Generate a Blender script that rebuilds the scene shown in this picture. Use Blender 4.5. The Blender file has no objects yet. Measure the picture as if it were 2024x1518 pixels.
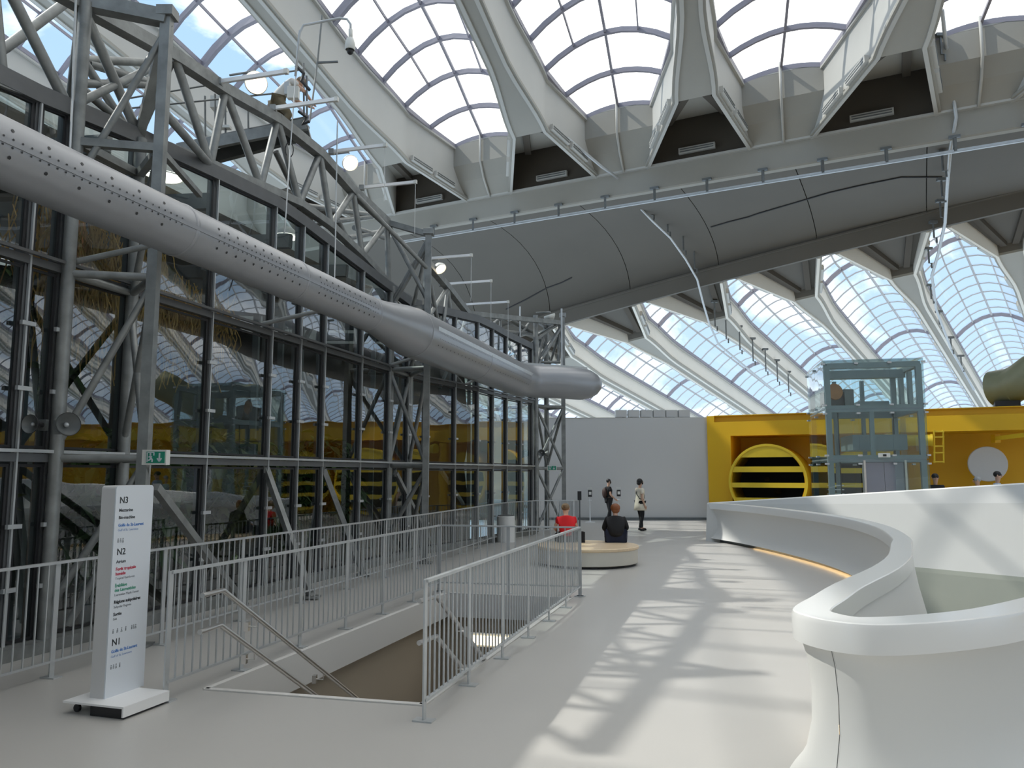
EXPOSURE = 0.0; SKY = 1.2; SUN = 3.6; SUNDIR = (.87, -.15, -1.0)
import bpy, math, random
from mathutils import Vector, Matrix
from mathutils.geometry import tessellate_polygon
random.seed(7)
D = bpy.data
SC = bpy.context.scene
COL = SC.collection
V = Vector
# ------------------------------------------------------------------ camera
F_PX = 1550.0; HC = 1.9; TH = math.atan((936 - 759) / F_PX)
cd = D.cameras.new('camera'); cam = D.objects.new('camera', cd); COL.objects.link(cam)
cam.location = (0, 0, HC); cam.rotation_euler = (math.pi / 2 + TH, 0, 0)
cd.sensor_width = 36; cd.lens = 36 * F_PX / 2024; cd.clip_end = 600
SC.camera = cam
SC.view_settings.view_transform = 'Standard'; SC.view_settings.look = 'None'
SC.view_settings.exposure = EXPOSURE; SC.view_settings.gamma = 1
SC.view_settings.use_curve_mapping = False
SC.cycles.transparent_max_bounces = 24
SC.cycles.max_bounces = 10; SC.cycles.diffuse_bounces = 6
try:
    SC.cycles.use_denoising = True
    SC.cycles.denoiser = 'OPENIMAGEDENOISE'
except Exception:
    pass
SC.cycles.caustics_reflective = False; SC.cycles.caustics_refractive = False
SC.cycles.sample_clamp_indirect = 6
# ------------------------------------------------------------------ sky: blue with broken white cloud
w = D.worlds.new('sky'); SC.world = w; w.use_nodes = True
nt = w.node_tree; N = nt.nodes; L = nt.links
for n in list(N): N.remove(n)
out = N.new('ShaderNodeOutputWorld'); bg = N.new('ShaderNodeBackground')
tc = N.new('ShaderNodeTexCoord'); sep = N.new('ShaderNodeSeparateXYZ')
L.new(tc.outputs['Generated'], sep.inputs[0])
hor = N.new('ShaderNodeMapRange'); hor.inputs[1].default_value = 0.0; hor.inputs[2].default_value = 0.75
L.new(sep.outputs['Z'], hor.inputs[0])
blue = N.new('ShaderNodeMix'); blue.data_type = 'RGBA'
blue.inputs[6].default_value = (0.60, 0.80, 1.0, 1); blue.inputs[7].default_value = (0.36, 0.60, 0.95, 1)
L.new(hor.outputs[0], blue.inputs[0])
mp = N.new('ShaderNodeMapping'); mp.inputs['Scale'].default_value = (1.0, 1.0, 2.2)
mp.inputs['Location'].default_value = (3.1, 2.2, 0.8)
L.new(tc.outputs['Generated'], mp.inputs[0])
no = N.new('ShaderNodeTexNoise'); no.inputs['Scale'].default_value = 3.2; no.inputs['Detail'].default_value = 7
no.inputs['Roughness'].default_value = 0.58; no.inputs['Distortion'].default_value = 0.4
L.new(mp.outputs[0], no.inputs['Vector'])
# the cloud bank thickens gently towards the right and overhead, as in the photograph's sky
dt = N.new('ShaderNodeVectorMath'); dt.operation = 'DOT_PRODUCT'
dt.inputs[1].default_value = V((0.25, 0.35, 0.90)).normalized()
L.new(tc.outputs['Generated'], dt.inputs[0])
bi = N.new('ShaderNodeMapRange'); bi.inputs[1].default_value = 0.62; bi.inputs[2].default_value = 0.74
bi.inputs[3].default_value = 0.0; bi.inputs[4].default_value = 0.34
L.new(dt.outputs['Value'], bi.inputs[0])
ad = N.new('ShaderNodeMath'); ad.operation = 'ADD'; L.new(no.outputs[0], ad.inputs[0]); L.new(bi.outputs[0], ad.inputs[1])
cl = N.new('ShaderNodeMapRange'); cl.inputs[1].default_value = 0.51; cl.inputs[2].default_value = 0.66
L.new(ad.outputs[0], cl.inputs[0])
mx = N.new('ShaderNodeMix'); mx.data_type = 'RGBA'; mx.inputs[7].default_value = (1.9, 1.86, 1.78, 1)
L.new(cl.outputs[0], mx.inputs[0]); L.new(blue.outputs[2], mx.inputs[6])
L.new(mx.outputs[2], bg.inputs['Color']); bg.inputs['Strength'].default_value = SKY
L.new(bg.outputs[0], out.inputs[0])
# ------------------------------------------------------------------ sun: high on the left
sl = D.lights.new('sun', 'SUN'); sl.energy = SUN; sl.angle = math.radians(0.9); sl.color = (1.0, 0.96, 0.88)
so = D.objects.new('sun', sl); COL.objects.link(so)
so.rotation_euler = V(SUNDIR).to_track_quat('-Z', 'Y').to_euler()
so.location = (-30, 5, 40)

# ------------------------------------------------------------------ helpers
def _d(px, py):
    u = (px - 1012) / F_PX; v = (759 - py) / F_PX; c, s = math.cos(TH), math.sin(TH)
    return u, c - v * s, s + v * c
def atY(px, py, Y):
    a = _d(px, py); t = Y / a[1]; return V((a[0] * t, Y, HC + a[2] * t))
def atz(px, py, z):
    a = _d(px, py); t = (z - HC) / a[2]; return V((a[0] * t, a[1] * t, z))
def atL(px, py, x0=-7.6, k=.28):
    a = _d(px, py); t = x0 / (a[0] - k * a[1]); return V((a[0] * t, a[1] * t, HC + a[2] * t))

class MB:
    def __init__(s): s.v = []; s.f = []
    def add(s, vs, fs):
        b = len(s.v); s.v += [tuple(p) for p in vs]; s.f += [tuple(i + b for i in f) for f in fs]; return s
    def hexa(s, a, b):   # two quads (4 pts each)
        return s.add(list(a) + list(b), [(3, 2, 1, 0), (4, 5, 6, 7), (0, 1, 5, 4), (1, 2, 6, 5), (2, 3, 7, 6), (3, 0, 4, 7)])
    def box(s, c, d, rz=0.0):
        hx, hy, hz = d[0] / 2, d[1] / 2, d[2] / 2; R = Matrix.Rotation(rz, 3, 'Z'); c = V(c)
        P = [c + R @ V((x, y, z)) for z in (-hz, hz) for x, y in ((-hx, -hy), (hx, -hy), (hx, hy), (-hx, hy))]
        return s.hexa(P[:4], P[4:])
    def beam(s, p, q, w_, h_, up=(0, 0, 1)):
        p, q = V(p), V(q); t = (q - p).normalized(); up = V(up)
        if abs(t.dot(up)) > .98: up = V((0, 1, 0))
        x = t.cross(up).normalized() * w_ / 2; y = x.cross(t).normalized() * h_ / 2
        return s.hexa([p - x - y, p + x - y, p + x + y, p - x + y], [q - x - y, q + x - y, q + x + y, q - x + y])
    def path(s, pts, r, n=8, caps=True):
        pts = [V(p) for p in pts]; m = len(pts); R = r if isinstance(r, (list, tuple)) else [r] * m
        rings = []; ref = None
        for i, p in enumerate(pts):
            t = (pts[min(i + 1, m - 1)] - pts[max(i - 1, 0)]).normalized()
            if ref is None: ref = V((0, 0, 1)) if abs(t.z) < .9 else V((1, 0, 0))
            x = t.cross(ref).normalized(); y = x.cross(t).normalized(); ref = y
            sc = 1.0
            if 0 < i < m - 1:
                a = (pts[i] - pts[i - 1]).normalized().dot((pts[i + 1] - pts[i]).normalized())
                sc = 1 / max(.7, math.sqrt(max(0, (1 + a) / 2)))
            rings.append([p + (x * math.cos(2 * math.pi * k / n) + y * math.sin(2 * math.pi * k / n)) * R[i] for k in range(n)])
        vs = [q for g in rings for q in g]; fs = []
        for i in range(m - 1):
            for k in range(n):
                a = i * n + k; b = i * n + (k + 1) % n; fs.append((a, b, b + n, a + n))
        if caps: fs.append(tuple(range(n - 1, -1, -1))); fs.append(tuple((m - 1) * n + k for k in range(n)))
        return s.add(vs, fs)
    def tube(s, p, q, r, n=8): return s.path([p, q], r, n)
    def grid(s, rows, flip=False):
        m = len(rows[0]); vs = [p for r in rows for p in r]; fs = []
        for i in range(len(rows) - 1):
            for j in range(m - 1):
                a = i * m + j; f = (a, a + 1, a + m + 1, a + m); fs.append(f[::-1] if flip else f)
        return s.add(vs, fs)
    def slab(s, rows, off):   # a grid given thickness by the vector (or per-point function) off
        m = len(rows[0]); n = len(rows); top = [V(p) for r in rows for p in r]
        o = off if callable(off) else (lambda p: V(off)); bot = [p + o(p) for p in top]
        fs = []; K = n * m
        for i in range(n - 1):
            for j in range(m - 1):
                a = i * m + j; fs.append((a, a + 1, a + m + 1, a + m)); fs.append((K + a, K + a + m, K + a + m + 1, K + a + 1))
        def edge(ix):
            for a, b in zip(ix, ix[1:]): fs.append((a, b, b + K, a + K))
        edge([i * m for i in range(n)]); edge([i * m + m - 1 for i in range(n)]); edge(list(range(m))); edge([(n - 1) * m + j for j in range(m)])
        return s.add(top + bot, fs)
    def sweep(s, pts, w_, h_, side=None):   # rectangular bar along a polyline; side = across direction
        pts = [V(p) for p in pts]; rows = []
        for i, p in enumerate(pts):
            t = (pts[min(i + 1, len(pts) - 1)] - pts[max(i - 1, 0)]).normalized()
            x = V(side(i)) if callable(side) else (V(side) if side is not None else t.cross(V((0, 0, 1))))
            x = x.normalized(); y = x.cross(t).normalized(); x = x * w_ / 2; y = y * h_ / 2
            rows.append([p - x - y, p + x - y, p + x + y, p - x + y, p - x - y])
        s.grid(rows); s.add(rows[0][:4], [(3, 2, 1, 0)]); s.add(rows[-1][:4], [(0, 1, 2, 3)]); return s
    def prism(s, poly, vec):
        poly = [V(p) for p in poly]; n = len(poly); vec = V(vec)
        return s.add(poly + [p + vec for p in poly], [tuple(range(n))[::-1], tuple(n + i for i in range(n))] + [(i, (i + 1) % n, n + (i + 1) % n, n + i) for i in range(n)])
    def ball(s, c, r, n=12, m=8, sc=(1, 1, 1), rot=None):
        c = V(c); rows = []
        for i in range(m + 1):
            th = math.pi * i / m; row = []
            for k in range(n + 1):
                p = V((math.sin(th) * math.cos(2 * math.pi * k / n) * sc[0], math.sin(th) * math.sin(2 * math.pi * k / n) * sc[1], math.cos(th) * sc[2])) * r
                row.append(c + (rot @ p if rot else p))
            rows.append(row)
        return s.grid(rows, True)
    def lathe(s, prof, c, ax=(0, 0, 1), n=24):
        c = V(c); ax = V(ax).normalized(); ref = V((1, 0, 0)) if abs(ax.x) < .9 else V((0, 1, 0))
        x = ax.cross(ref).normalized(); y = ax.cross(x).normalized()
        return s.grid([[c + ax * h + (x * math.cos(2 * math.pi * k / n) + y * math.sin(2 * math.pi * k / n)) * r for k in range(n + 1)] for r, h in prof])

ORG = {}
def tag(o, label=None, cat=None, group=None, kind=None):
    if label: o['label'] = label
    if cat: o['category'] = cat
    if group: o['group'] = group
    if kind: o['kind'] = kind
    return o
def thing(name, label, cat, loc=(0, 0, 0), group=None, kind=None):
    o = D.objects.new(name, None); o.location = loc; o.empty_display_size = .2; COL.objects.link(o); ORG[o.name] = V(loc)
    return tag(o, label, cat, group, kind)
def mesh(name, mb, mat, smooth=False, org=V((0, 0, 0))):
    me = D.meshes.new(name); me.from_pydata([(p[0] - org[0], p[1] - org[1], p[2] - org[2]) for p in mb.v], [], mb.f)
    me.validate(); me.materials.append(mat)
    if smooth: me.shade_smooth() if hasattr(me, 'shade_smooth') else None
    me.update(); return me
def add(name, mb, mat, parent=None, smooth=False, kind=None, label=None, cat=None, group=None, auto=None):
    org = ORG[parent.name] if parent is not None else V((0, 0, 0))
    me = mesh(name, mb, mat, smooth, org)
    if auto:
        try: me.set_sharp_from_angle(angle=math.radians(auto))
        except Exception: pass
    o = D.objects.new(name, me); COL.objects.link(o); o.parent = parent; ORG[o.name] = org
    return tag(o, label, cat, group, kind)
def inst(name, me, loc, parent=None, rz=0.0):
    o = D.objects.new(name, me); COL.objects.link(o); o.parent = parent
    org = ORG[parent.name] if parent is not None else V((0, 0, 0))
    o.location = V(loc) - org; o.rotation_euler = (0, 0, rz); ORG[o.name] = V(loc); return o

def mat(name, col, rough=.5, metal=0.0, var=.06, scale=3.0, bump=0.0, emit=0.0, coat=0.0, spec=.5, stretch=(1, 1, 1), fine=0.0):
    m = D.materials.new(name); m.use_nodes = True; t = m.node_tree; b = t.nodes['Principled BSDF']
    b.inputs['Base Color'].default_value = (*col, 1); b.inputs['Roughness'].default_value = rough; b.inputs['Metallic'].default_value = metal
    b.inputs['Specular IOR Level'].default_value = spec
    if coat: b.inputs['Coat Weight'].default_value = coat; b.inputs['Coat Roughness'].default_value = .12
    if emit:
        b.inputs['Emission Color'].default_value = (*col, 1); b.inputs['Emission Strength'].default_value = emit; return m
    tcn = t.nodes.new('ShaderNodeTexCoord'); mpn = t.nodes.new('ShaderNodeMapping'); mpn.inputs['Scale'].default_value = stretch
    t.links.new(tcn.outputs['Object'], mpn.inputs[0])
    n1 = t.nodes.new('ShaderNodeTexNoise'); n1.inputs['Scale'].default_value = scale; n1.inputs['Detail'].default_value = 5
    t.links.new(mpn.outputs[0], n1.inputs['Vector'])
    if var:
        r = t.nodes.new('ShaderNodeMapRange'); r.inputs[1].default_value = .25; r.inputs[2].default_value = .75
        r.inputs[3].default_value = 1 - var; r.inputs[4].default_value = 1 + var
        t.links.new(n1.outputs[0], r.inputs[0])
        h = t.nodes.new('ShaderNodeHueSaturation'); h.inputs['Color'].default_value = (*col, 1)
        t.links.new(r.outputs[0], h.inputs['Value']); t.links.new(h.outputs[0], b.inputs['Base Color'])
    if bump:
        bp = t.nodes.new('ShaderNodeBump'); bp.inputs['Strength'].default_value = bump; bp.inputs['Distance'].default_value = .02
        n2 = t.nodes.new('ShaderNodeTexNoise'); n2.inputs['Scale'].default_value = fine or scale * 6; n2.inputs['Detail'].default_value = 4
        t.links.new(mpn.outputs[0], n2.inputs['Vector']); t.links.new(n2.outputs[0], bp.inputs['Height']); t.links.new(bp.outputs[0], b.inputs['Normal'])
    return m
def glass(name, tint, ior=1.5, wavy=0.0, gain=1.0, wscale=.8):
    m = D.materials.new(name); m.use_nodes = True; t = m.node_tree
    for n in list(t.nodes): t.nodes.remove(n)
    o = t.nodes.new('ShaderNodeOutputMaterial'); mix = t.nodes.new('ShaderNodeMixShader')
    tr = t.nodes.new('ShaderNodeBsdfTransparent'); tr.inputs[0].default_value = (*tint, 1)
    gl = t.nodes.new('ShaderNodeBsdfGlossy'); gl.inputs['Roughness'].default_value = .01; gl.inputs[0].default_value = (.95, .97, 1, 1)
    fr = t.nodes.new('ShaderNodeFresnel'); fr.inputs['IOR'].default_value = ior
    mu = t.nodes.new('ShaderNodeMath'); mu.operation = 'MULTIPLY'; mu.inputs[1].default_value = gain; mu.use_clamp = True
    # two-sided panes: Fresnel taken on the outside whichever face is met
    geo = t.nodes.new('ShaderNodeNewGeometry')
    if wavy:
        tcn = t.nodes.new('ShaderNodeTexCoord'); n2 = t.nodes.new('ShaderNodeTexNoise'); n2.inputs['Scale'].default_value = wscale; n2.inputs['Detail'].default_value = 1
        t.links.new(tcn.outputs['Object'], n2.inputs['Vector'])
        bp = t.nodes.new('ShaderNodeBump'); bp.inputs['Strength'].default_value = wavy; bp.inputs['Distance'].default_value = .05
        t.links.new(n2.outputs[0], bp.inputs['Height']); t.links.new(bp.outputs[0], gl.inputs['Normal'])
    io = t.nodes.new('ShaderNodeMapRange'); io.inputs[1].default_value = 0; io.inputs[2].default_value = 1
    io.inputs[3].default_value = ior; io.inputs[4].default_value = 1 / ior * 1.0
    # Blender inverts the index on back faces, so feed the inverse there to keep both sides alike
    t.links.new(geo.outputs['Backfacing'], io.inputs[0]); t.links.new(io.outputs[0], fr.inputs['IOR'])
    t.links.new(fr.outputs[0], mu.inputs[0]); t.links.new(mu.outputs[0], mix.inputs[0])
    t.links.new(tr.outputs[0], mix.inputs[1]); t.links.new(gl.outputs[0], mix.inputs[2]); t.links.new(mix.outputs[0], o.inputs[0])
    return m
M = {}
M['floor'] = mat('floor_resin', (.475, .462, .44), .33, var=.03, scale=.6, spec=.45, bump=.02, fine=60)
M['white'] = mat('white_solid_surface', (.78, .78, .76), .3, var=.015, scale=.5, coat=.25)
M['skirt'] = mat('white_stretched_skin', (.70, .70, .675), .5, var=.015, scale=.5)
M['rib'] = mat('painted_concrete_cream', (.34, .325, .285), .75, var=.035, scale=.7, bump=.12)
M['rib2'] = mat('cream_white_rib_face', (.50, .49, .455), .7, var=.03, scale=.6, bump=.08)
M['rib2_lit'] = mat('lit_far_rib_face', (.74, .70, .62), .7, var=.03, scale=.6, bump=.08)  # lit copy of the rib face: stronger light put into the colour
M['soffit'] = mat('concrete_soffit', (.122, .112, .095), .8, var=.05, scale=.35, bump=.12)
M['recess'] = mat('shade_toned_concrete', (.085, .072, .056), .85, var=.08, scale=.5, bump=.15)  # concrete darkened so its colour carries the shade of the rib forks
M['bar'] = mat('glazing_bar_grey', (.29, .275, .32), .5, var=.03)
M['steel'] = mat('galvanised_steel', (.27, .28, .275), .5, .5, var=.25, scale=5, bump=.08)
M['steel_dark'] = mat('dark_steel', (.17, .18, .18), .5, .5, var=.15, scale=5)
M['frame'] = mat('grey_window_frame', (.14, .145, .15), .45, .4, var=.1, scale=4)
M['gasket'] = mat('black_gasket', (.02, .02, .022), .5, var=0)
M['duct'] = mat('grey_duct', (.31, .32, .34), .34, .3, var=.04, scale=1.2, bump=.03)
M['rail'] = mat('silver_railing', (.53, .55, .56), .42, .45, var=.06, scale=6)
M['stainless'] = mat('stainless_steel', (.62, .60, .58), .28, .9, var=.05, scale=8)
M['yellow'] = mat('yellow_paint', (.74, .43, .006), .5, var=.03, scale=.6)
M['yellow2'] = mat('bright_yellow_slats', (.80, .56, .03), .45, var=.03)
M['grey'] = mat('pale_grey_wall', (.60, .59, .57), .7, var=.012, scale=.4)
M['black'] = mat('black_plastic', (.02, .02, .022), .5, var=.1)
M['teal'] = mat('blue_grey_steel', (.25, .30, .32), .4, .3, var=.06)
M['door'] = mat('grey_lift_door', (.30, .31, .36), .35, .5, var=.03)
M['wood'] = mat('pale_plywood', (.72, .56, .37), .45, var=.1, scale=2.5, stretch=(1, 9, 1), coat=.15)
M['benchside'] = mat('pale_grey_bench_side', (.60, .57, .50), .45, var=.03)
M['sage'] = mat('sage_grey_wall', (.42, .44, .38), .6, var=.02)
M['olive'] = mat('olive_green_duct', (.26, .27, .17), .45, var=.05)
M['well'] = mat('stairwell_beige', (.42, .36, .28), .6, var=.04, scale=.7)
M['signwhite'] = mat('sign_white', (.68, .72, .77), .35, var=.01)
M['signside'] = mat('sign_side', (.62, .62, .62), .45, var=.01)
M['base_white'] = mat('base_white', (.84, .84, .84), .4, var=.01)
M['green'] = mat('exit_green', (.01, .26, .16), .4, var=0)
M['offwhite'] = mat('off_white_plastic', (.72, .72, .68), .4, var=.02)
M['led'] = mat('warm_light_strip', (1.0, .70, .36), emit=7)
M['lamp'] = mat('flood_lamp_glow', (1.0, .84, .58), emit=4)
M['lampin'] = mat('habitat_lamp_glow', (1.0, .97, .85), emit=5)
M['slot'] = mat('lit_slot', (1.0, .86, .60), emit=2.4)
M['strip'] = mat('white_light_bar', (.86, .87, .88), .35, .1, var=.02)
M['rock'] = mat('dark_habitat_rock', (.075, .062, .045), .9, var=.45, scale=.9, bump=.5)
M['leaf'] = mat('leaf_green', (.06, .12, .03), .6, var=.5, scale=1.5)
M['leaf2'] = mat('leaf_olive', (.12, .13, .03), .6, var=.45, scale=1.5)
M['roots'] = mat('golden_roots', (.42, .25, .07), .75, var=.4, scale=3)
M['bark'] = mat('bark', (.12, .08, .05), .85, var=.3, scale=4, bump=.4)
M['pane'] = glass('skylight_glass', (.93, .95, .96), 1.45)
M['wallglass'] = glass('habitat_glass', (.66, .73, .71), 1.9, wavy=.03, gain=1.3, wscale=1.6)
M['liftglass'] = glass('lift_glass', (.90, .955, .95), 1.6, wavy=.04, gain=1.1, wscale=1.5)
# ================================================================== THE ROOF
BS = V((.888, -.46, 0)); BW = V((.46, .888, 0))           # along the great beam, and across it (away)
DN = V((-.246, -.97, 0)); DF = V((.615, .788, 0))         # ribs: towards us over our heads / away and down
def zfar(s):
    s = min(s, 42)
    if s > 0: return 10.62 + .178 * s - .0013 * s * s
    return max(9.2, 10.62 + .178 * s + .0022 * s * s * (1 if s > -20 else 0) - (0 if s > -20 else 9))
    K = [(0, 0)]
    if s <= K[0][0]: return K[0][1]
    for (a, u), (b, v) in zip(K, K[1:]):
        if s <= b: return u + (v - u) * (s - a) / (b - a)
    return K[-1][1]
def B0(s): return V((-1.15, 38, 0)) + BS * s
def RP(fam, s, r, dz=0.0):
    if fam == 'near':
        p = B0(s) + DN * r; p.z = 15.65 + .08 * r + dz
    else:
        p = B0(s) + BW * 8.4 + DF * r; p.z = zfar(s) - .15 - .197 * r + dz
        if r > 20: p.z -= 0
    return p
def sm(x): x = max(0, min(1, x)); return x * x * (3 - 2 * x)
def hw_near(r):
    if r < 5.0: return 2.33 - (2.33 - .78) * r / 5.0
    return .36 + .42 * (1 - sm((r - 5.0) / 5.5)) if r < 10.5 else .36
def hw_far(r):
    if r < 4.3: return 2.08 - (2.08 - .66) * r / 4.3
    return .29 + .37 * (1 - sm((r - 4.3) / 5.0)) if r < 9.3 else .29
RS_N = [0, 1, 2, 3, 4, 5, 5.6, 6.4, 7.2, 8, 9, 10, 11, 13, 16, 20, 26, 34, 44, 56]
RS_F = [0, 1, 2, 3, 4.3, 4.9, 5.6, 6.4, 7.2, 8.2, 9.3, 11, 14, 18, 24, 32, 44]
rib_n = 0
def make_rib(fam, sc, hw, H, RS, rf, label, grp):
    global rib_n; rib_n += 1
    t = thing('trim_%d' % rib_n, label, 'ceiling rib', RP(fam, sc, rf), grp, 'structure')
    for sg in (-1, 1):
        rows = [[RP(fam, sc + sg * hw(r), r, -.06), RP(fam, sc + sg * hw(r), r, H * .5), RP(fam, sc + sg * hw(r), r, H)] for r in RS]
        add('side_panel', MB().slab(rows, BS * (-sg * .14)), M['rib2'] if fam == 'near' else M['rib2_lit'], t, smooth=True, auto=40)
        lip = [RP(fam, sc + sg * (hw(r) + .05), r, 0.05) for r in RS]
        add('edge_moulding', MB().sweep(lip, .1, .12, BS), M['rib'], t)
        lip2 = [RP(fam, sc + sg * (hw(r) + (.06 if fam == 'near' else .03)), r, H - .12) for r in RS]
        add('edge_moulding', MB().sweep(lip2, .12, .1, BS), M['rib2'], t)
    rr = [r for r in RS if r >= rf]
    rows = [[RP(fam, sc - hw(r), r, 0), RP(fam, sc + hw(r), r, 0)] for r in rr]
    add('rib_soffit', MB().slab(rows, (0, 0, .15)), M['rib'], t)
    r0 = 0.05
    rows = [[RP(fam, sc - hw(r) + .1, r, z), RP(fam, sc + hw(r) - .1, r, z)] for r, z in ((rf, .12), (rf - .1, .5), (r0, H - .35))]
    add('recess_ceiling', MB().slab(rows, (0, 0, .08)), M['rib'] if fam == 'near' else M['soffit'], t)  # far forks take the darker concrete, shade put into the colour
    # two raking ties inside the fork
    for sg in (-1, 1):
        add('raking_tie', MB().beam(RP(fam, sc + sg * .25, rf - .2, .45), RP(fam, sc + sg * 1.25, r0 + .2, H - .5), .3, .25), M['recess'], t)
    rows = [[RP(fam, sc - hw(r), r, H), RP(fam, sc + hw(r), r, H)] for r in RS]
    add('rib_top', MB().slab(rows, (0, 0, .12)), M['rib'], t)
    return t
NEAR_K = range(-6, 9)
for k in NEAR_K:
    make_rib('near', 7 * k + 3.5, hw_near, 2.3, RS_N, 5.0, 'cream concrete ceiling rib forking into a dark triangular recess above the near face of the great beam', 'forked ribs on the near side of the beam')
FAR_K = range(-5, 13)
FC = lambda k: 2.6 + 4.93 * k
for k in FAR_K:
    make_rib('far', FC(k), hw_far, 1.2, RS_F, 4.3, 'long cream ceiling rib running down from the far edge of the great beam', 'sloping ribs on the far side of the beam')

win_n = 0
def make_skylight(fam, sl_, sr_, hw, H, r0, R, step, label, grp, rsep, rise=.2):
    """curved glazing between two ribs: arched bars, long mullions and one object per pane"""
    global win_n; win_n += 1
    sc = (sl_ + sr_) / 2
    t = thing('window_%d' % win_n, label, 'skylight', RP(fam, sc, r0, H), grp, 'structure')
    W = lambda r: (sr_ - sl_) / 2 - hw(r) - .02
    def P(x, r, dz=0): w_ = W(r); return RP(fam, sc + x * w_, r, H + rise * 2 * w_ * (1 - x * x) * min(1, .35 + (r - r0) * .12) + dz)
    rs = []; r = r0
    while r < R: rs.append(r); r += step
    XS = [-1, -.75, -.5, -.25, 0, .25, .5, .75, 1]
    dirv = (DN if fam == 'near' else DF)
    far_bars = MB(); far_pane = MB(); lim = 2.25 if fam == 'near' else 1.4
    for i, r in enumerate(rs):
        big = (i % 9 == 4)
        pts = [P(x, r) for x in XS]
        wd, hd = (.2, .32) if i == 5 else (.13, .2)
        if fam == 'far': wd, hd = ((.16, .22) if big else (.08, .06))
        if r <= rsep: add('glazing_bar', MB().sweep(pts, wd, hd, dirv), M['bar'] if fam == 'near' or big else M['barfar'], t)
        else: far_bars.sweep(pts, wd, hd, dirv)
    n = len(rs)
    for x in (0, -.5, .5):
        i0 = 0 if x == 0 else next((i for i, r in enumerate(rs) if W(r) > lim), 0)
        pts = [P(x, r) for r in rs[i0:]]
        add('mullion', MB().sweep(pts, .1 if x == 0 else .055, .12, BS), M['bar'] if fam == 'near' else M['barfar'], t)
    for sg in (-1, 1):
        add('side_frame', MB().sweep([P(sg * .985, r) for r in rs], .14, .2, BS), M['bar'], t)
    for i in range(n - 1):
        a, b = rs[i], rs[i + 1]
        cells = [(-1, -.5), (-.5, 0), (0, .5), (.5, 1)] if W(a) > lim else [(-1, 0), (0, 1)]
        for x0, x1 in cells:
            m_ = 3
            rows = [[P(x0 + (x1 - x0) * j / m_, q, .02) for j in range(m_ + 1)] for q in (a, b)]
            if a <= rsep: add('pane', MB().grid(rows), M['pane'], t, smooth=True)
            else: far_pane.grid(rows)
    if far_bars.v: add('glazing_bars', far_bars, M['bar'], t, kind='stuff')
    if far_pane.v: add('panes', far_pane, M['pane'], t, kind='stuff')
    return t
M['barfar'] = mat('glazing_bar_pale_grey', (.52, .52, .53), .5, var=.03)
for k in range(-5, 9):
    lab = 'arched glass skylight between cream ribs on the near side of the great beam, its panes seen from below'
    make_skylight('near', 7 * k - 3.5, 7 * k + 3.5, hw_near, 2.3, 1.3, 41, 2.1, lab, 'arched skylights on the near side of the beam', 19 if -3 <= k <= 3 else -1, .21)
for k in range(-5, 12):
    lab = 'long arched glass skylight sloping down between cream ribs beyond the great beam'
    make_skylight('far', FC(k), FC(k + 1), hw_far, 1.2, .5, 44, 1.35, lab, 'arched skylights beyond the beam', 36 if -1 <= k <= 5 else -1, .25)

for k in range(-5, 9):
    add('light_block_panel_%d' % (k + 6), MB().slab([[RP('near', 7 * k - 3.3, r, 2.35), RP('near', 7 * k + 3.3, r, 2.35)] for r in (40.6, 56)], (0, 0, .1)), M['rib'], kind='structure')  # unseen opaque panels added to cut sky light from behind the camera
# sills: the white boxes under the near skylights
for k in range(-5, 9):
    s = 7 * k; t = thing('trim_%d' % (rib_n + 1), 'faceted off-white concrete sill box under the lower end of a near skylight', 'sill', RP('near', s, 0), 'concrete sill boxes under the near skylights', 'structure'); rib_n += 1
    prof = [(1.36, 18.12), (1.36, 17.0), (.9, 16.35), (.12, 15.62)]
    def PS(x, r, z): p = B0(s + x) + DN * r; p.z = z; return p
    hx = lambda r: 3.5 - hw_near(r) + .02
    add('sill_face', MB().slab([[PS(-hx(r), r, z), PS(hx(r), r, z)] for r, z in prof], BW * .15), M['rib'], t)
    add('sill_top', MB().slab([[PS(-hx(1.36), 1.36, 18.1), PS(hx(1.36), 1.36, 18.1)], [PS(-hx(.2), .2, 18.2), PS(hx(.2), .2, 18.2)]], (0, 0, .08)), M['rib2'], t)
    add('drain_pipe', MB().path([PS(-.05, 1.46, 18.5), PS(-.05, 1.46, 17.0), PS(0, 1.0, 16.3), PS(.1, .2, 15.6)], .055, 6), M['rib2'], t, smooth=True)

# the great beam
S0, S1 = -34.0, 72.0
beam_ = thing('ceiling', 'great concrete roof beam crossing overhead, pale front face and brownish curved underside', 'beam', (0, 38, 14.8), None, 'structure')
def BP(s, w_, z): p = B0(s) + BW * w_; p.z = z; return p
seams = [-34 + 4.93 * i for i in range(23)]
seams = [FC(i) + 2.0 for i in range(-8, 14)]
def soff(s, t):
    zf = zfar(s) + .55; a = t * math.pi / 2
    return BP(s, .45 + 7.55 * math.sin(a) ** .92, 14.72 - (14.72 - zf) * (1 - math.cos(a)) ** 1.15)
TT = [i / 10 for i in range(11)]
for a, b in zip([S0] + seams, seams + [S1]):
    if a >= b: continue
    ss = [a + .02 + (b - a - .04) * j / 6 for j in range(7)]
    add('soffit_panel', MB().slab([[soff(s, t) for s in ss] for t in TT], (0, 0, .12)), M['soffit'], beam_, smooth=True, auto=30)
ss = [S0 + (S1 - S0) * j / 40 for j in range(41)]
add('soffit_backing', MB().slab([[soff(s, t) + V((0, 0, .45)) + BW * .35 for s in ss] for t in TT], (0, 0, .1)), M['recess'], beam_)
add('front_face', MB().slab([[BP(s, w_, z) for s in ss] for w_, z in ((-.02, 15.62), (-.05, 14.62), (.0, 14.56))], BW * .3), M['rib'], beam_)
add('front_underside', MB().slab([[BP(s, w_, z) for s in ss] for w_, z in ((0, 14.6), (.46, 14.74))], (0, 0, .1)), M['soffit'], beam_)
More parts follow.
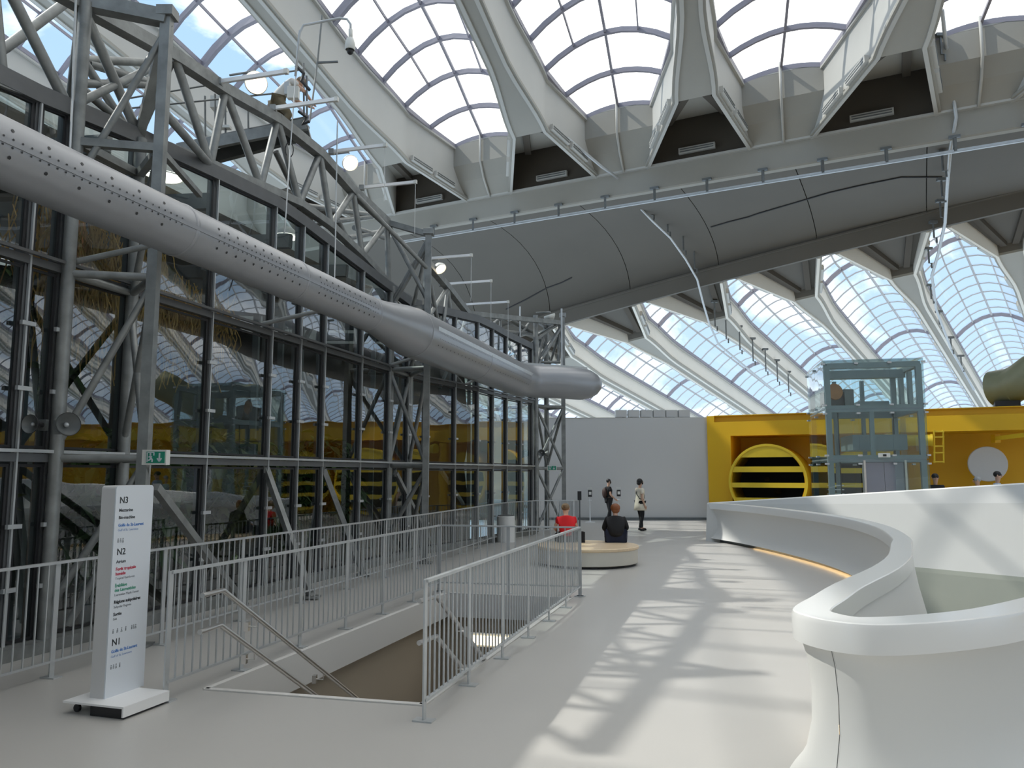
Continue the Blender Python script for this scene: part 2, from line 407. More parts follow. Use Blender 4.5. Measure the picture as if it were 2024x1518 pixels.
add('top_moulding', MB().sweep([BP(s, -.1, 15.66) for s in ss], .2, .1, BW), M['rib2'], beam_)
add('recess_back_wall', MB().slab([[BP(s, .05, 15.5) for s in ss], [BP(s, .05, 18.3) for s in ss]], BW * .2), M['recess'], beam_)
add('far_edge_band', MB().slab([[BP(s, 7.98, zfar(s) + .6) for s in ss], [BP(s, 8.1, zfar(s) - .15) for s in ss]], BW * .25), M['soffit'], beam_)
add('far_edge_ledge', MB().sweep([BP(s, 7.9, zfar(s) + .62) for s in ss], .2, .08, BW), M['soffit'], beam_)
add('light_tight_deck', MB().slab([[BP(s, .1, 18.4) for s in ss], [BP(s, 5.5, 18.0) for s in ss], [BP(s, 8.6, zfar(s) + 2.6) for s in ss]], (0, 0, .2)), M['recess'], beam_)  # unseen slab added over the hollow beam to keep it light-tight
# two dark cracks / cables that follow the underside
def on_soffit(px, py):
    """point on the beam's curved underside met by this line of sight"""
    a = _d(px, py); dr = V(a); best = None
    for i in range(260):
        t = 34 + i * .1; p = V((0, 0, HC)) + dr * t
        q = p - V((-1.15, 38, 0)); w_ = q.dot(BW) ; s = q.dot(BS)
        if w_ < .45 or w_ > 8.05: continue
        al = math.asin(min(1, max(0, (w_ - .45) / 7.55)) ** (1 / .92)); zf = zfar(s) + .55
        z = 14.72 - (14.72 - zf) * (1 - math.cos(al)) ** 1.15
        if p.z >= z: return V((p.x, p.y, z - .03))
        best = V((p.x, p.y, z - .03))
    return best if best is not None else V((0, 0, HC)) + dr * 40
for L_ in ([(1405, 446), (1440, 436), (1480, 426), (1500, 419), (1570, 399), (1640, 379), (1700, 364), (1780, 341), (1860, 322)], [(1000, 607), (1040, 585), (1080, 568), (1110, 556), (1130, 547)]):
    add('dark_cable', MB().path([on_soffit(*p) for p in L_], .035, 6), M['black'], beam_)

# rail hung under the front of the beam, with its hangers
t = thing('ceiling_rail', 'long straight galvanised rail hung below the front face of the great beam', 'rail', BP(0, -.2, 14.1))
add('track', MB().sweep([BP(s, -.12, 14.08) for s in (-5.5, 34)], .05, .07, BW), M['rail'], t)
add('track', MB().sweep([BP(s, -.12, 14.0) for s in (-5.5, 34)], .09, .025, BW), M['rail'], t)
for i in range(16):
    s = -3.2 + i * 2.35; h = add('hanger', MB().beam(BP(s, -.12, 14.05), BP(s, -.12, 14.6), .1, .1).box(BP(s, -.12, 14.62), (.4, .14, .1), math.atan2(-.46, .888)), M['steel_dark'], t)
# curving monorails
def rail_thing(name, label, pts, r, hang=(), hl=.9):
    P = [atY(*p) for p in pts]; t = thing(name, label, 'rail', P[0]); add('track', MB().path(P, r, 6), M['rail'], t, smooth=True)
    for p in hang:
        q = atY(*p); add('hanger', MB().path([q, q + V((0, 0, .25)), q + V((-.12, 0, .25)), q + V((-.12, 0, hl))], .045, 5).box(q + V((-.12, 0, hl)), (.35, .2, .12)), M['steel_dark'], t)
rail_thing('ceiling_rail', 'thin pale curved rail sweeping down the beam underside and past the far skylights',
    [(1252, 397, 36.6), (1290, 437, 37.6), (1325, 470, 38.6), (1355, 512, 39.6), (1378, 552, 40.6), (1390, 600, 41.8), (1402, 640, 43.5), (1420, 680, 45), (1470, 722, 48), (1530, 772, 52), (1600, 830, 57)], .06,
    [(1293, 435, 37.6), (1325, 468, 38.6), (1356, 505, 39.6), (1378, 540, 40.6), (1418, 654, 43.8), (1440, 678, 45.5), (1467, 700, 47), (1493, 722, 48.6), (1518, 742, 50), (1541, 762, 52), (1563, 783, 54)], 1.7)
rail_thing('ceiling_rail', 'pale curved rail under a near rib ending at the top of the great beam',
    [(940, -10, 23), (982, 60, 26), (1005, 115, 28.5), (1020, 160, 30), (1042, 203, 31), (1075, 238, 32), (1130, 280, 33), (1190, 330, 34), (1222, 352, 34.5)], .07,
    [(982, 62, 26), (1012, 140, 29), (1058, 208, 31.4)], .5)
rail_thing('ceiling_rail', 'pale curved rail crossing the great beam at the right and dropping to the far ribs',
    [(1862, 20, 26), (1870, 90, 27.5), (1880, 160, 28.2), (1890, 232, 28.4), (1878, 300, 29), (1872, 370, 31), (1868, 440, 34), (1855, 500, 36.5), (1842, 545, 38), (1850, 610, 42), (1880, 690, 46), (1925, 770, 50)], .07,
    [(1868, 120, 27.5), (1871, 350, 30), (1869, 400, 32), (1866, 440, 34), (1852, 480, 36), (1842, 530, 38), (1846, 600, 41), (1862, 650, 44), (1885, 700, 46), (1905, 735, 48)], 1.0)

# slotted light fixtures on the ribs
ORD = ['first', 'second', 'third', 'fourth', 'fifth', 'sixth', 'seventh', 'eighth', 'ninth']
def luminaire(p, al, nrm, ln, label, grp, hh=.26):
    al = V(al).normalized(); up = V(nrm).cross(al).normalized(); nrm = al.cross(up).normalized() if False else V(nrm).normalized()
    t = thing('slotted_light_fixture', label, 'light fixture', p, grp)
    c = V(p)
    ho = add('housing', MB().beam(c - al * ln / 2, c + al * ln / 2, .16, hh, up if abs(up.z) < .97 else (0, 0, 1)), M['rib2'], t)
    for d_ in (-.2, .2):
        q = c + nrm * .085 + up * hh * d_
        add('slot', MB().beam(q - al * ln * .46, q + al * ln * .46, .03, hh * .16, up if abs(up.z) < .97 else (0, 0, 1)), M['steel_dark'], ho)
    return t
for k in range(-3, 4):
    sc = 7 * k + 3.5
    for sg in (-1, 1):
        for r in (2.3, 4.1):
            a = RP('near', sc + sg * (hw_near(r - .8) + .16), r - .8, .2); b = RP('near', sc + sg * (hw_near(r + .8) + .16), r + .8, .2)
            luminaire((a + b) / 2, b - a, BS * sg, 1.5, '%s slotted light on the %s edge of the %s near rib from the right' % ('lower' if r < 3 else 'upper', 'left' if sg < 0 else 'right', ORD[3 - k]), 'light fixtures on the near ribs')
    luminaire(BP(sc, -.1, 16.1), BS, -BW, 1.6, 'slotted light in the dark recess of the %s near rib from the right' % ORD[3 - k], 'light fixtures in the rib recesses')
for k in range(-1, 5):
    for sg, RR in ((-1, (2.0, 3.6, 8, 12, 16, 20, 24)), (1, (2.0, 3.5))):
        for j_, r in enumerate(RR):
            a = RP('far', FC(k) + sg * (hw_far(r - .5) + .14), r - .5, .15); b = RP('far', FC(k) + sg * (hw_far(r + .5) + .14), r + .5, .15)
            luminaire((a + b) / 2, b - a, BS * sg, 1.25, 'small slotted light, %s down the %s edge of the %s far rib from the right' % (ORD[j_], 'left' if sg < 0 else 'right', ORD[4 - k]), 'light fixtures on the far ribs', .3)

# ================================================================== FLOOR, STAIRWELL, OUTER WALLS
par_out = [(13.4, 18.1), (11.5, 19.1), (9.2, 20.4), (7.3, 21.6), (5.9, 22.75)]  # (unused guide)
OUT = [(5.62, 22.75), (5.95, 21.4), (6.2, 19.8), (6.33, 18.0), (6.35, 16.3), (6.2, 14.6), (5.72, 12.5), (5.0, 10.5), (4.56, 9.6), (3.88, 8.25), (3.2, 7.15), (2.44, 6.1), (2.05, 5.5), (1.8, 5.12), (1.715, 4.9), (1.76, 4.67), (1.88, 4.52), (2.05, 4.47), (2.34, 4.52), (2.75, 4.68), (3.15, 4.92), (3.9, 5.5), (5.2, 6.6), (7.5, 8.6), (11, 11.6)]
def smooth(pts, n=3):
    P = [V((p[0], p[1], 0)) for p in pts]; out_ = []
    for i in range(len(P) - 1):
        a, b, c, d_ = P[max(i - 1, 0)], P[i], P[i + 1], P[min(i + 2, len(P) - 1)]
        for j in range(n):
            t = j / n; out_.append(.5 * ((2 * b) + (c - a) * t + (2 * a - 5 * b + 4 * c - d_) * t * t + (3 * b - a - 3 * c + d_) * t ** 3))
    out_.append(P[-1]); return out_
OUTS = smooth(OUT)
def normals(P):   # pointing into the void (left of travel far->near is the path side, right is void)
    ns = []
    for i in range(len(P)):
        t = (P[min(i + 1, len(P) - 1)] - P[max(i - 1, 0)]).normalized(); ns.append(V((-t.y, t.x, 0)))
    return ns
NO = normals(OUTS)
FARW = [(5.62, 22.75), (7.2, 21.3), (9.2, 19.2), (11.3, 17.0), (13.6, 14.7), (15.0, 13.4)]
# stairwell opening
SA, SB, SCc, SDd = V((-2.72, 7.2, 0)), V((-.73, 6.72, 0)), V((.92, 12.35, 0)), V((-1.05, 12.85, 0))
void = [OUTS[i] + NO[i] * .3 for i in range(0, len(OUTS), 2)]
void = [V((5.95, 22.2, 0))] + void[2:] + [V((15.0, 13.4, 0)), V((13.6, 14.7, 0)), V((11.3, 17, 0)), V((9.2, 19.2, 0)), V((7.3, 21.0, 0))]
outer = [V((-8.2, -12, 0)), V((55, -12, 0)), V((55, 34, 0)), V((-8.2, 34, 0))]
outer = [V((-6.4, -12, 0)), V((55, -12, 0)), V((55, 34, 0)), V((-1.2, 34, 0)), V((.9, 26.2, 0)), V((.2, 25.0, 0)), V((-1.9, 20.0, 0)), V((-5.3, 8, 0)), V((-6.4, 4, 0))]
hole1 = [SA, SB, SCc, SDd]
tri = tessellate_polygon([outer, hole1, void]); pts = outer + hole1 + void
fl = MB(); fl.add(pts, [tuple(t) for t in tri]); K = len(pts); fl.add([p - V((0, 0, .28)) for p in pts], [tuple(t) for t in tri])
b0 = 0
for ring in (outer, hole1, void):
    n = len(ring); fl.f += [(b0 + i, b0 + (i + 1) % n, b0 + (i + 1) % n + K, b0 + i + K) for i in range(n)]; b0 += n
me_f = add('floor', fl, M['floor'], kind='structure', label='smooth grey resin floor of the upper level')
lf = MB(); lf.add([(-9, -12, -4.3), (55, -12, -4.3), (55, 34, -4.3), (-9, 34, -4.3)], [(0, 1, 2, 3)])
add('floor_lower', lf, M['floor'], kind='structure', label='grey floor of the level below')
sw = thing('wall_stairwell', 'beige walls lining the open stairwell', 'wall', SA, None, 'structure')
corn = [SA, SB, SCc, SDd]
for i in range(4):
    a, b = corn[i], corn[(i + 1) % 4]; n_ = (b - a).normalized(); o_ = V((n_.y, -n_.x, 0)) * .02
    add('slab_edge', MB().slab([[a - o_ * 2 + V((0, 0, .012)), b - o_ * 2 + V((0, 0, .012))], [a - o_ * 2 + V((0, 0, -.36)), b - o_ * 2 + V((0, 0, -.36))]], o_ * 3), M['grey'], sw)
    a_, b_ = a - n_ * .3, b + n_ * .3
    add('well_wall', MB().slab([[a_ + o_ * 6 + V((0, 0, -.3)), b_ + o_ * 6 + V((0, 0, -.3))], [a_ + o_ * 6 + V((0, 0, -4.3)), b_ + o_ * 6 + V((0, 0, -4.3))]], o_ * 4), M['well'], sw)
# stairs down away from us
st = thing('staircase', 'flight of grey stairs going down into the open stairwell', 'stairs', (SA + SB) / 2)
e1 = (SB - SA).normalized(); e2 = V((-e1.y, e1.x, 0)); wd = (SB - SA).length - .2
for i in range(17):
    c = (SA + SB) / 2 + e2 * (.32 + i * .29); z = -.17 * (i + 1)
    add('step', MB().box(c + V((0, 0, z - .09)), (wd, .31, .18), math.atan2(e1.y, e1.x)), M['floor'], st)
fl_ = atY(970, 1262, 12.25)
lt = thing('lit_recess_light', 'bright warm rectangular light recessed in the end wall of the stairwell', 'light', (fl_.x, 12.3, -.6))
ang = math.atan2(SCc.y - SDd.y, SCc.x - SDd.x)
add('lens', MB().box((-.3, 12.25, -.62), (.62, .05, .13), ang), M['slot'], lt)
add('trim_ring', MB().box((-.3, 12.29, -.62), (.7, .05, .2), ang), M['offwhite'], lt)

add('wall_far', MB().prism([(-2.5, 32.8, 0), (-2.5, 32.8, 4.2), (2, 32.75, 4.22), (8.15, 32.75, 4.24), (8.15, 32.75, 0)], (0, .3, 0)), M['grey'], kind='structure', label='plain pale grey partition wall at the far end of the hall')
add('baseboard_far', MB().box((2.8, 32.72, .05), (10.6, .04, .1)), M['steel_dark'], kind='structure')
bx = MB()
for i in range(6):
    x = 1227 + i * 24.8; p = atY(x, 821, 33.0)
    t = thing('grey_box', '%s from the left of six pale grey boxes on top of the far wall' % ['leftmost', 'second', 'third', 'fourth', 'fifth', 'rightmost'][i], 'box', (p.x, 33.0, 4.24), 'row of grey boxes on the far wall')
    add('casing', MB().box((p.x, 33.0, 4.40), (.46, .4, .30)), M['grey'], t)
    add('foot', MB().box((p.x + (-.1 if i % 2 else .1), 33.0, 4.235), (.1, .2, .03)), M['steel_dark'], t)

# ---- yellow building
YO = V((8.12, 32.65, 0)); YE = V((.8965, -.4427, 0)); YN = V((.4427, .8965, 0))
def Y_(a, b, z): p = YO + YE * a + YN * b; p.z = z; return p
def ybox(a0, a1, b0, b1, z0, z1): return MB().hexa([Y_(a0, b0, z0), Y_(a1, b0, z0), Y_(a1, b1, z0), Y_(a0, b1, z0)], [Y_(a0, b0, z1), Y_(a1, b0, z1), Y_(a1, b1, z1), Y_(a0, b1, z1)])
yl = thing('wall_right', 'saturated yellow gallery front with a deep recess under a heavy fascia', 'wall', YO, None, 'structure')
LEN = 60
add('pier', ybox(0, .95, 0, 2.4, 0, 3.44), M['yellow'], yl)
add('fascia', ybox(0, LEN, 0, 2.4, 3.44, 4.02), M['yellow'], yl)
add('upper_band', ybox(.3, LEN, .16, 2.4, 4.02, 4.26), M['yellow'], yl)
add('pier_cap', ybox(0, .3, 0, 2.4, 4.02, 4.28), M['yellow'], yl)
add('roof_lip', ybox(.3, LEN, -.02, 2.4, 4.26, 4.29), M['yellow'], yl)
add('recess_back', ybox(.95, LEN, 2.2, 2.4, 0, 3.44), M['yellow'], yl)
add('rear_block', ybox(0, LEN, 2.4, 2.7, 0, 4.26), M['yellow'], yl)
def barrel(a, b, r, zc, label):
    c = Y_(a, b, zc); ax = YN
    t = thing('round_display_case', label, 'display case', (c.x, c.y, zc - r))
    dep = 2.2 - b
    add('drum', MB().lathe([(r - .1, 0), (r, 0), (r, dep), (r - .1, dep), (r - .1, 0)], c, ax, 48), M['yellow'], t, smooth=True, auto=40)
    add('back_disc', MB().lathe([(0, dep * .75), (r - .1, dep * .75)], c, ax, 40), M['black'], t)
    for z0, z1 in ((.67 * r, r), (.26 * r, .41 * r), (-.15 * r, -.02 * r), (-.56 * r, -.42 * r)):
        n = 8; lo = []; hi = []
        for z, l_ in ((z0, lo), (z1 if z1 < r else r * .999, hi)):
            h_ = math.sqrt(max(0, (r - .03) ** 2 - z * z)); l_ += [c + YE * (-h_) + V((0, 0, z)), c + YE * h_ + V((0, 0, z))]
        if z1 >= r:
            poly = [c + (YE * math.cos(q) + V((0, 0, 1)) * math.sin(q)) * (r - .03) for q in [math.asin(.67) + (math.pi - 2 * math.asin(.67)) * j / 10 for j in range(11)]]
            mb = MB().prism(poly, ax * .12)
        else: mb = MB().prism([lo[0], lo[1], hi[1], hi[0]], ax * .12)
        for o_ in (mb,): o_.v = [tuple(V(q) - ax * .02) for q in o_.v]
        add('slat', mb, M['yellow2'], t)
        if z1 < r:
            h_ = math.sqrt((r - .12) ** 2 - z0 * z0); add('shelf', MB().hexa([c + YE * -h_ + V((0, 0, z0)) + ax * .1, c + YE * h_ + V((0, 0, z0)) + ax * .1, c + YE * h_ + V((0, 0, z0)) + ax * dep * .7, c + YE * -h_ + V((0, 0, z0)) + ax * dep * .7], [c + YE * -h_ + V((0, 0, z0 + .03)) + ax * .1, c + YE * h_ + V((0, 0, z0 + .03)) + ax * .1, c + YE * h_ + V((0, 0, z0 + .03)) + ax * dep * .7, c + YE * -h_ + V((0, 0, z0 + .03)) + ax * dep * .7]), M['black'], t)
    add('rim', MB().lathe([(r - .07, -.05), (r + .02, -.05), (r + .02, .06), (r - .07, .06), (r - .07, -.05)], c, ax, 48), M['yellow2'], t, smooth=True, auto=40)
    return t
barrel(2.42, -.5, 1.48, 1.57, 'big round yellow display drum with horizontal slats, left of the glass lift')
barrel(5.9, .9, 1.35, 1.56, 'second round slatted yellow drum half hidden behind the glass lift')
ex = [(2.6, .85, 1.07, .17), (3.2, .85, .62, .12), (2.2, .8, 1.6, .12), (3.0, .9, .62, .09)]
for i_, (a, b, z, r) in enumerate(ex):
    c = Y_(a, b, z); tag(add('specimen_jar', MB().lathe([(0, 0), (r * .7, 0), (r, r * .4), (r * .9, r), (r * .5, r * 1.3), (0, r * 1.35)], c + V((0, 0, .0)), (0, 0, 1), 12), M['bark'], smooth=True), ['small brown round exhibit at the middle slat of the yellow drum', 'small brown exhibit low at the right of the yellow drum', 'small brown exhibit high in the yellow drum', 'small brown exhibit low in the middle of the yellow drum'][i_], 'exhibit', 'exhibits in the drum')
t = thing('yellow_column', 'yellow round column standing behind the glass lift', 'column', Y_(6.9, .2, 0))
add('shaft', MB().lathe([(.2, 0), (.2, 3.4)], Y_(6.9, .2, 0), (0, 0, 1), 20), M['yellow'], t, smooth=True)
add('collar', MB().lathe([(.24, 3.2), (.24, 3.4), (.2, 3.4)], Y_(6.9, .2, 0), (0, 0, 1), 20), M['yellow'], t, smooth=True)
c = atY(1842, 870, 28.2)
t = thing('yellow_pipe', 'short horizontal yellow pipe stub right of the glass lift', 'pipe', c)
add('pipe', MB().lathe([(0, 0), (.2, 0), (.2, 1.6), (0, 1.6)], c, -YE, 20), M['yellow2'], t, smooth=True, auto=40)
add('end_cap', MB().lathe([(0, -.03), (.22, -.03), (.22, .05)], c, -YE, 20), M['yellow2'], t, smooth=True, auto=40)
t = thing('wire_frame_stand', 'yellow ladder-like wire frame hanging on the yellow wall', 'frame', atY(1855, 915, 28.2))
for x in (1846, 1864): add('upright', MB().tube(atY(x, 850, 28.2), atY(x + 1, 915, 28.2), .03, 6), M['yellow2'], t)
for y in (853, 864, 882, 895, 913): add('rung', MB().tube(atY(1845, y, 28.2), atY(1866, y, 28.2), .028, 6), M['yellow2'], t)
c = atY(1952, 917, 28.9)
t = thing('round_disc_sign', 'blank round pale grey disc mounted on the yellow wall', 'disc', c)
add('face', MB().lathe([(0, -.06), (.62, -.06), (.64, -.03), (.64, .1)], c, YN, 48), M['grey'], t, smooth=True, auto=30)
add('standoff', MB().lathe([(.2, .1), (.2, .9)], c, YN, 16), M['yellow'], t)
t = thing('yellow_beam', 'slim yellow bar projecting from the yellow wall at the far right', 'beam', atY(1990, 863, 27))
add('bar', MB().beam(atY(1966, 867, 28.6), atY(2040, 858, 26.5), .12, .14), M['yellow2'], t)
add('bracket', MB().box(atY(1968, 867, 28.6), (.2, .25, .3)), M['yellow'], t)
# olive duct on the roof
t = thing('olive_duct', 'fat olive green ventilation duct on top of the yellow building', 'duct', atY(1990, 800, 29))
P = [atY(1962, 768, 29.5), atY(2000, 762, 28.9), atY(2022, 752, 28.3), atY(2045, 735, 27.8), atY(2120, 690, 27)]
add('pipe', MB().path(P, .66, 24), M['olive'], t, smooth=True, auto=50)
add('seam_ring', MB().lathe([(.66, 0), (.69, .02), (.69, .08), (.66, .1)], P[1], (P[1] - P[0]), 24), M['olive'], t, smooth=True)
add('saddle', MB().box(atY(1990, 800, 28.9), (.8, .6, .25), -.45), M['black'], t)
# unseen wall added behind the viewer to hold back low sky light
add('wall_back_light_block', MB().box((20, -16, 7.5), (70, .4, 15)), M['grey'], kind='structure', label='unseen pale wall added behind the viewer to hold back sky light')
add('floor_rear', MB().box((20, -14, -.14), (70, 4.2, .28)), M['floor'], kind='structure')
# ================================================================== CURVED PARAPET
t = thing('curved_parapet', 'white S-curved parapet with a thick cap, from the right foreground to the yellow wall', 'parapet', OUTS[20])
wcap = [.24] * len(OUTS)
def off(i, d, z): p = OUTS[i] + NO[i] * d; return V((p.x, p.y, z))
I = range(len(OUTS))
CT = 1.07
# cap profile (outer face, rounded edge, top, inner face)
prof = [(.0, .90), (-.005, 1.04), (.004, 1.064), (.012, 1.07), (.218, 1.07), (.226, 1.064), (.228, .93), (.03, .90), (0, .90)]
capw = lambda i: 1.0
add('cap', MB().grid([[off(i, d, z) for d, z in prof] for i in I]), M['white'], t, smooth=True, auto=32)
body = [(.045, .905), (.075, .80), (.095, .62), (.09, .42), (.05, .25), (-.01, .14), (-.06, .085), (.02, .08)]
# the outer skin, in panels with a fine joint between them
cuts = [0, 46, len(OUTS) - 1]
for a, b in zip(cuts, cuts[1:]):
    rows = []
    for i in range(a, b + 1):
        q = 0.0
        if i == b: # tiny open joint
            rows.append([off(i, d, z) + (OUTS[i - 1] - OUTS[i]).normalized() * .006 for d, z in body])
        else: rows.append([off(i, d, z) for d, z in body])
    add('skin_panel', MB().slab(rows, lambda p: V((0, 0, -.0001)) ) if False else MB().grid(rows), M['skirt'], t, smooth=True, auto=60)
    if b < len(OUTS) - 1: add('joint', MB().sweep([off(b, d + .004, z) for d, z in body[:-1]], .012, .006, (OUTS[b - 1] - OUTS[b])), M['steel_dark'], t)
add('inner_skin', MB().grid([[off(i, d, z) for d, z in ((.20, .95), (.27, .5), (.36, .1), (.55, -.35), (.9, -1.0), (1.5, -1.9), (1.9, -2.6))] for i in range(0, len(OUTS), 1) if OUTS[i].y > 5.4 or i > 60 or True][:46]), M['skirt'], t, smooth=True)
add('inner_skin', MB().grid([[off(i, d, z) for d, z in ((.20, .95), (.25, .5), (.26, 0), (.27, -.5))] for i in range(40, len(OUTS))]), M['skirt'], t, smooth=True)
add('plinth', MB().grid([[off(i, .10, .08), off(i, .10, 0)] for i in I]), M['steel_dark'], t, smooth=True)
add('light_strip', MB().grid([[off(i, .03, .078), off(i, .075, .078)] for i in range(5, 36)]), M['led'], t)
# far end return + opposite parapet rising to the right
FS = smooth(FARW, 3)
t = thing('far_parapet', 'white slanting parapet on the far side of the opening, rising towards the right', 'parapet', FS[0])
rows = []; cap = []
tot = sum((FS[i + 1] - FS[i]).length for i in range(len(FS) - 1)); acc = 0; nf = normals(FS)
zs = []
for i, p in enumerate(FS):
    if i: acc += (FS[i] - FS[i - 1]).length
    zt = 1.07 + .66 * min(1.25, acc / 8.2); zs.append(zt)
    n_ = nf[i] * 1.0; n_ = -n_ if n_.y > 0 else n_
    # profile: outer foot, top outer, top inner, band, face, lower edge
    rows.append([p - n_ * .25 + V((0, 0, 0)), p - n_ * .05 + V((0, 0, zt - .02)), p + V((0, 0, zt)), p + n_ * .05 + V((0, 0, zt - .03)), p + n_ * (.05 + .05 * acc / 8) + V((0, 0, zt - .06 - .38 * acc / 8)), p + n_ * .2 + V((0, 0, -.2 - .1 * acc / 8))])
add('upper_band', MB().grid([r[:5] for r in rows]), M['white'], t, smooth=True, auto=40)
add('lower_skin', MB().grid([r[4:] for r in rows]), M['skirt'], t, smooth=True)
add('slab_edge', MB().grid([[r[5] - V((0, 0, .0)), r[5] + V((0, 0, -.1)), V((r[5].x, r[5].y, -4.3)) + V((.0, .5, 0))] for r in rows]), M['sage'], t)

# ================================================================== GLASS HABITAT WALL (left)
WL = [(-9.2, -6), (-7.48, .4), (-6.3, 4.6), (-5.25, 8.38), (-2.27, 19.05), (-1.02, 21.5), (-.2, 23.6), (.62, 25.3)]
def WX(Y):
    for (x0, y0), (x1, y1) in zip(WL, WL[1:]):
        if Y <= y1: return x0 + (x1 - x0) * (Y - y0) / (y1 - y0)
    return WL[-1][0] + .45 * (Y - 25.3)
def ztop(Y):
    K = [(-6, 5.9), (7.8, 6.0), (10, 6.25), (13, 6.45), (15.5, 6.2), (18.3, 5.95), (22, 6.2), (25.3, 6.0)]
    for (a, u), (b, v) in zip(K, K[1:]):
        if Y <= b: return u + (v - u) * (Y - a) / (b - a)
    return 6.0
NW = V((.963, -.27, 0))
def W_(Y, z, o=0.0): return V((WX(Y), Y, z)) + NW * o
gw = thing('wall_left', 'tall glazed wall of the rainforest enclosure in dark steel framing, along the left side', 'glass wall', W_(8, 0), None, 'structure')
ml = [-6, -4.2, -2.4, -.6, 1.2, 2.9, 4.3, 5.7, 7.1, 8.3, 8.72, 9.77, 11.3, 12.8, 13.67, 14.5, 15.97, 17.3, 18.3, 19.3, 20.5, 21.6, 22.6, 23.6, 24.5, 25.3]
for Y in ml:
    wd_ = .085 if Y in (8.3, 8.72) else .06
    add('mullion', MB().beam(W_(Y, .05, -.04), W_(Y, ztop(Y), -.04), wd_, .15, NW), M['frame'], gw)
    add('mullion_cap', MB().beam(W_(Y, .05, .06), W_(Y, ztop(Y), .06), .022, .03, NW), M['rail'], gw)
for z, nm in ((2.07, 0), (4.2, 1)):
    Pm = [W_(Y, z, .02) for Y in ml]
    add('transom', MB().sweep(Pm, .10, .09), M['frame'], gw)
    add('transom', MB().sweep([p + V((0, 0, .07)) + NW * .09 for p in Pm], .05, .035), M['rail'] if nm == 0 else M['frame'], gw)
add('sill', MB().sweep([W_(Y, .06, .06) for Y in ml], .3, .14), M['steel'], gw)
add('head', MB().sweep([W_(Y, ztop(Y) + .02, .0) for Y in ml], .16, .2), M['frame'], gw)
br = 0
for a, b in zip(ml, ml[1:]):
    for k_, (z0, z1) in enumerate(((.14, 2.0), (2.17, 4.13), (4.28, None))):
        za, zb = (z1, z1) if z1 else (ztop(a) - .08, ztop(b) - .08)
        g = .045
        Q = [W_(a + g, z0), W_(b - g, z0), W_(b - g, zb), W_(a + g, za)]
        add('pane', MB().add(Q, [(0, 1, 2, 3)]), M['wallglass'], gw)
        add('gasket', MB().sweep([W_(a + g + .02, z0, .012), W_(a + g + .02, za, .012)], .03, .02, NW.cross(V((0, 0, 1)))).sweep([W_(b - g - .02, z0, .012), W_(b - g - .02, zb, .012)], .03, .02, NW.cross(V((0, 0, 1)))).beam(W_(a + g, z0 + .015, .012), W_(b - g, z0 + .015, .012), .02, .03).beam(W_(a + g, za - .015, .012), W_(b - g, zb - .015, .012), .02, .03), M['gasket'], gw)
    for z in (.7, 1.35, 2.8, 3.5, 4.9):
        if a > 4: add('glass_clamp', MB().box(W_(a, z, .09), (.17, .04, .045), math.atan2(.963, .27)), M['rail'], gw)
# end return of the enclosure, going away behind the corner
en = [V((.62, 25.3, 0)), V((.3, 27.0, 0)), V((-.8, 28.6, 0)), V((-2.4, 29.6, 0))]
for a, b in zip(en, en[1:]):
    for z0, z1 in ((.14, 2.0), (2.17, 4.13), (4.28, 5.9)):
        add('pane', MB().add([a + V((0, 0, z0)), b + V((0, 0, z0)), b + V((0, 0, z1)), a + V((0, 0, z1))], [(0, 1, 2, 3)]), M['wallglass'], gw)
    for z in (2.07, 4.2, 6.0): add('transom', MB().beam(a + V((0, 0, z)), b + V((0, 0, z)), .1, .1), M['frame'], gw)
    add('mullion', MB().beam(b, b + V((0, 0, 6)), .1, .1), M['frame'], gw)

# ---- inside the enclosure
hb = thing('habitat_enclosure', 'dark rocky interior of the rainforest enclosure seen through the glass wall', 'enclosure', W_(10, 0, -5))
rw = []
for i in range(40):
    Y = -8 + i * .85; row = []
    for j in range(9):
        z = -2 + j * 1.05; p = V((WX(min(Y, 25)) if Y < 25 else WX(25) - .25 * (Y - 25), Y, z)) + NW * (-6.0 + random.uniform(-.7, .7) - .2 * j)
        row.append(p)
    rw.append(row)
for (x_, y_) in ((-4.6, 27.2), (-3.4, 28.3), (-2.3, 28.6), (-1.5, 27.9)):
    rw.append([V((x_ + random.uniform(-.2, .2), y_ + random.uniform(-.2, .2), -2 + j * 1.05)) for j in range(9)])
add('rock_face', MB().slab(rw, (-.5, .2, 0)), M['rock'], hb, smooth=True)
add('ground', MB().slab([[W_(Y, -.6, 0.0), W_(Y, -.9, -3), W_(Y, -.4, -6.5)] for Y in [-6 + i * 2.2 for i in range(15)]], (0, 0, -.2)), M['rock'], hb)
add('light_block_deck', MB().slab([[W_(Y, 6.5, -1.6), W_(Y, 7.0, -8)] for Y in [-6 + i * 2.2 for i in range(15)]], (0, 0, .15)), M['recess'], hb)  # opaque roof added to keep sky light out of the enclosure
for i in range(14):
    Y = -3 + i * 2.1; add('roof_girder', MB().beam(W_(Y, 6.1, -.3), W_(Y, 6.5, -7), .12, .25), M['steel_dark'], hb)
for i in range(13):
    Y = 5 + i * 1.6; add('post', MB().beam(W_(Y, -.5, -1.5 - (i % 3) * .5), W_(Y, 6.2, -1.5 - (i % 3) * .5), .11, .11), M['steel_dark'], hb)
    if i % 2: add('brace', MB().beam(W_(Y, 4.4, -1.6), W_(Y + 1.5, 6.1, -1.8), .08, .08), M['steel_dark'], hb)
t_ = hb
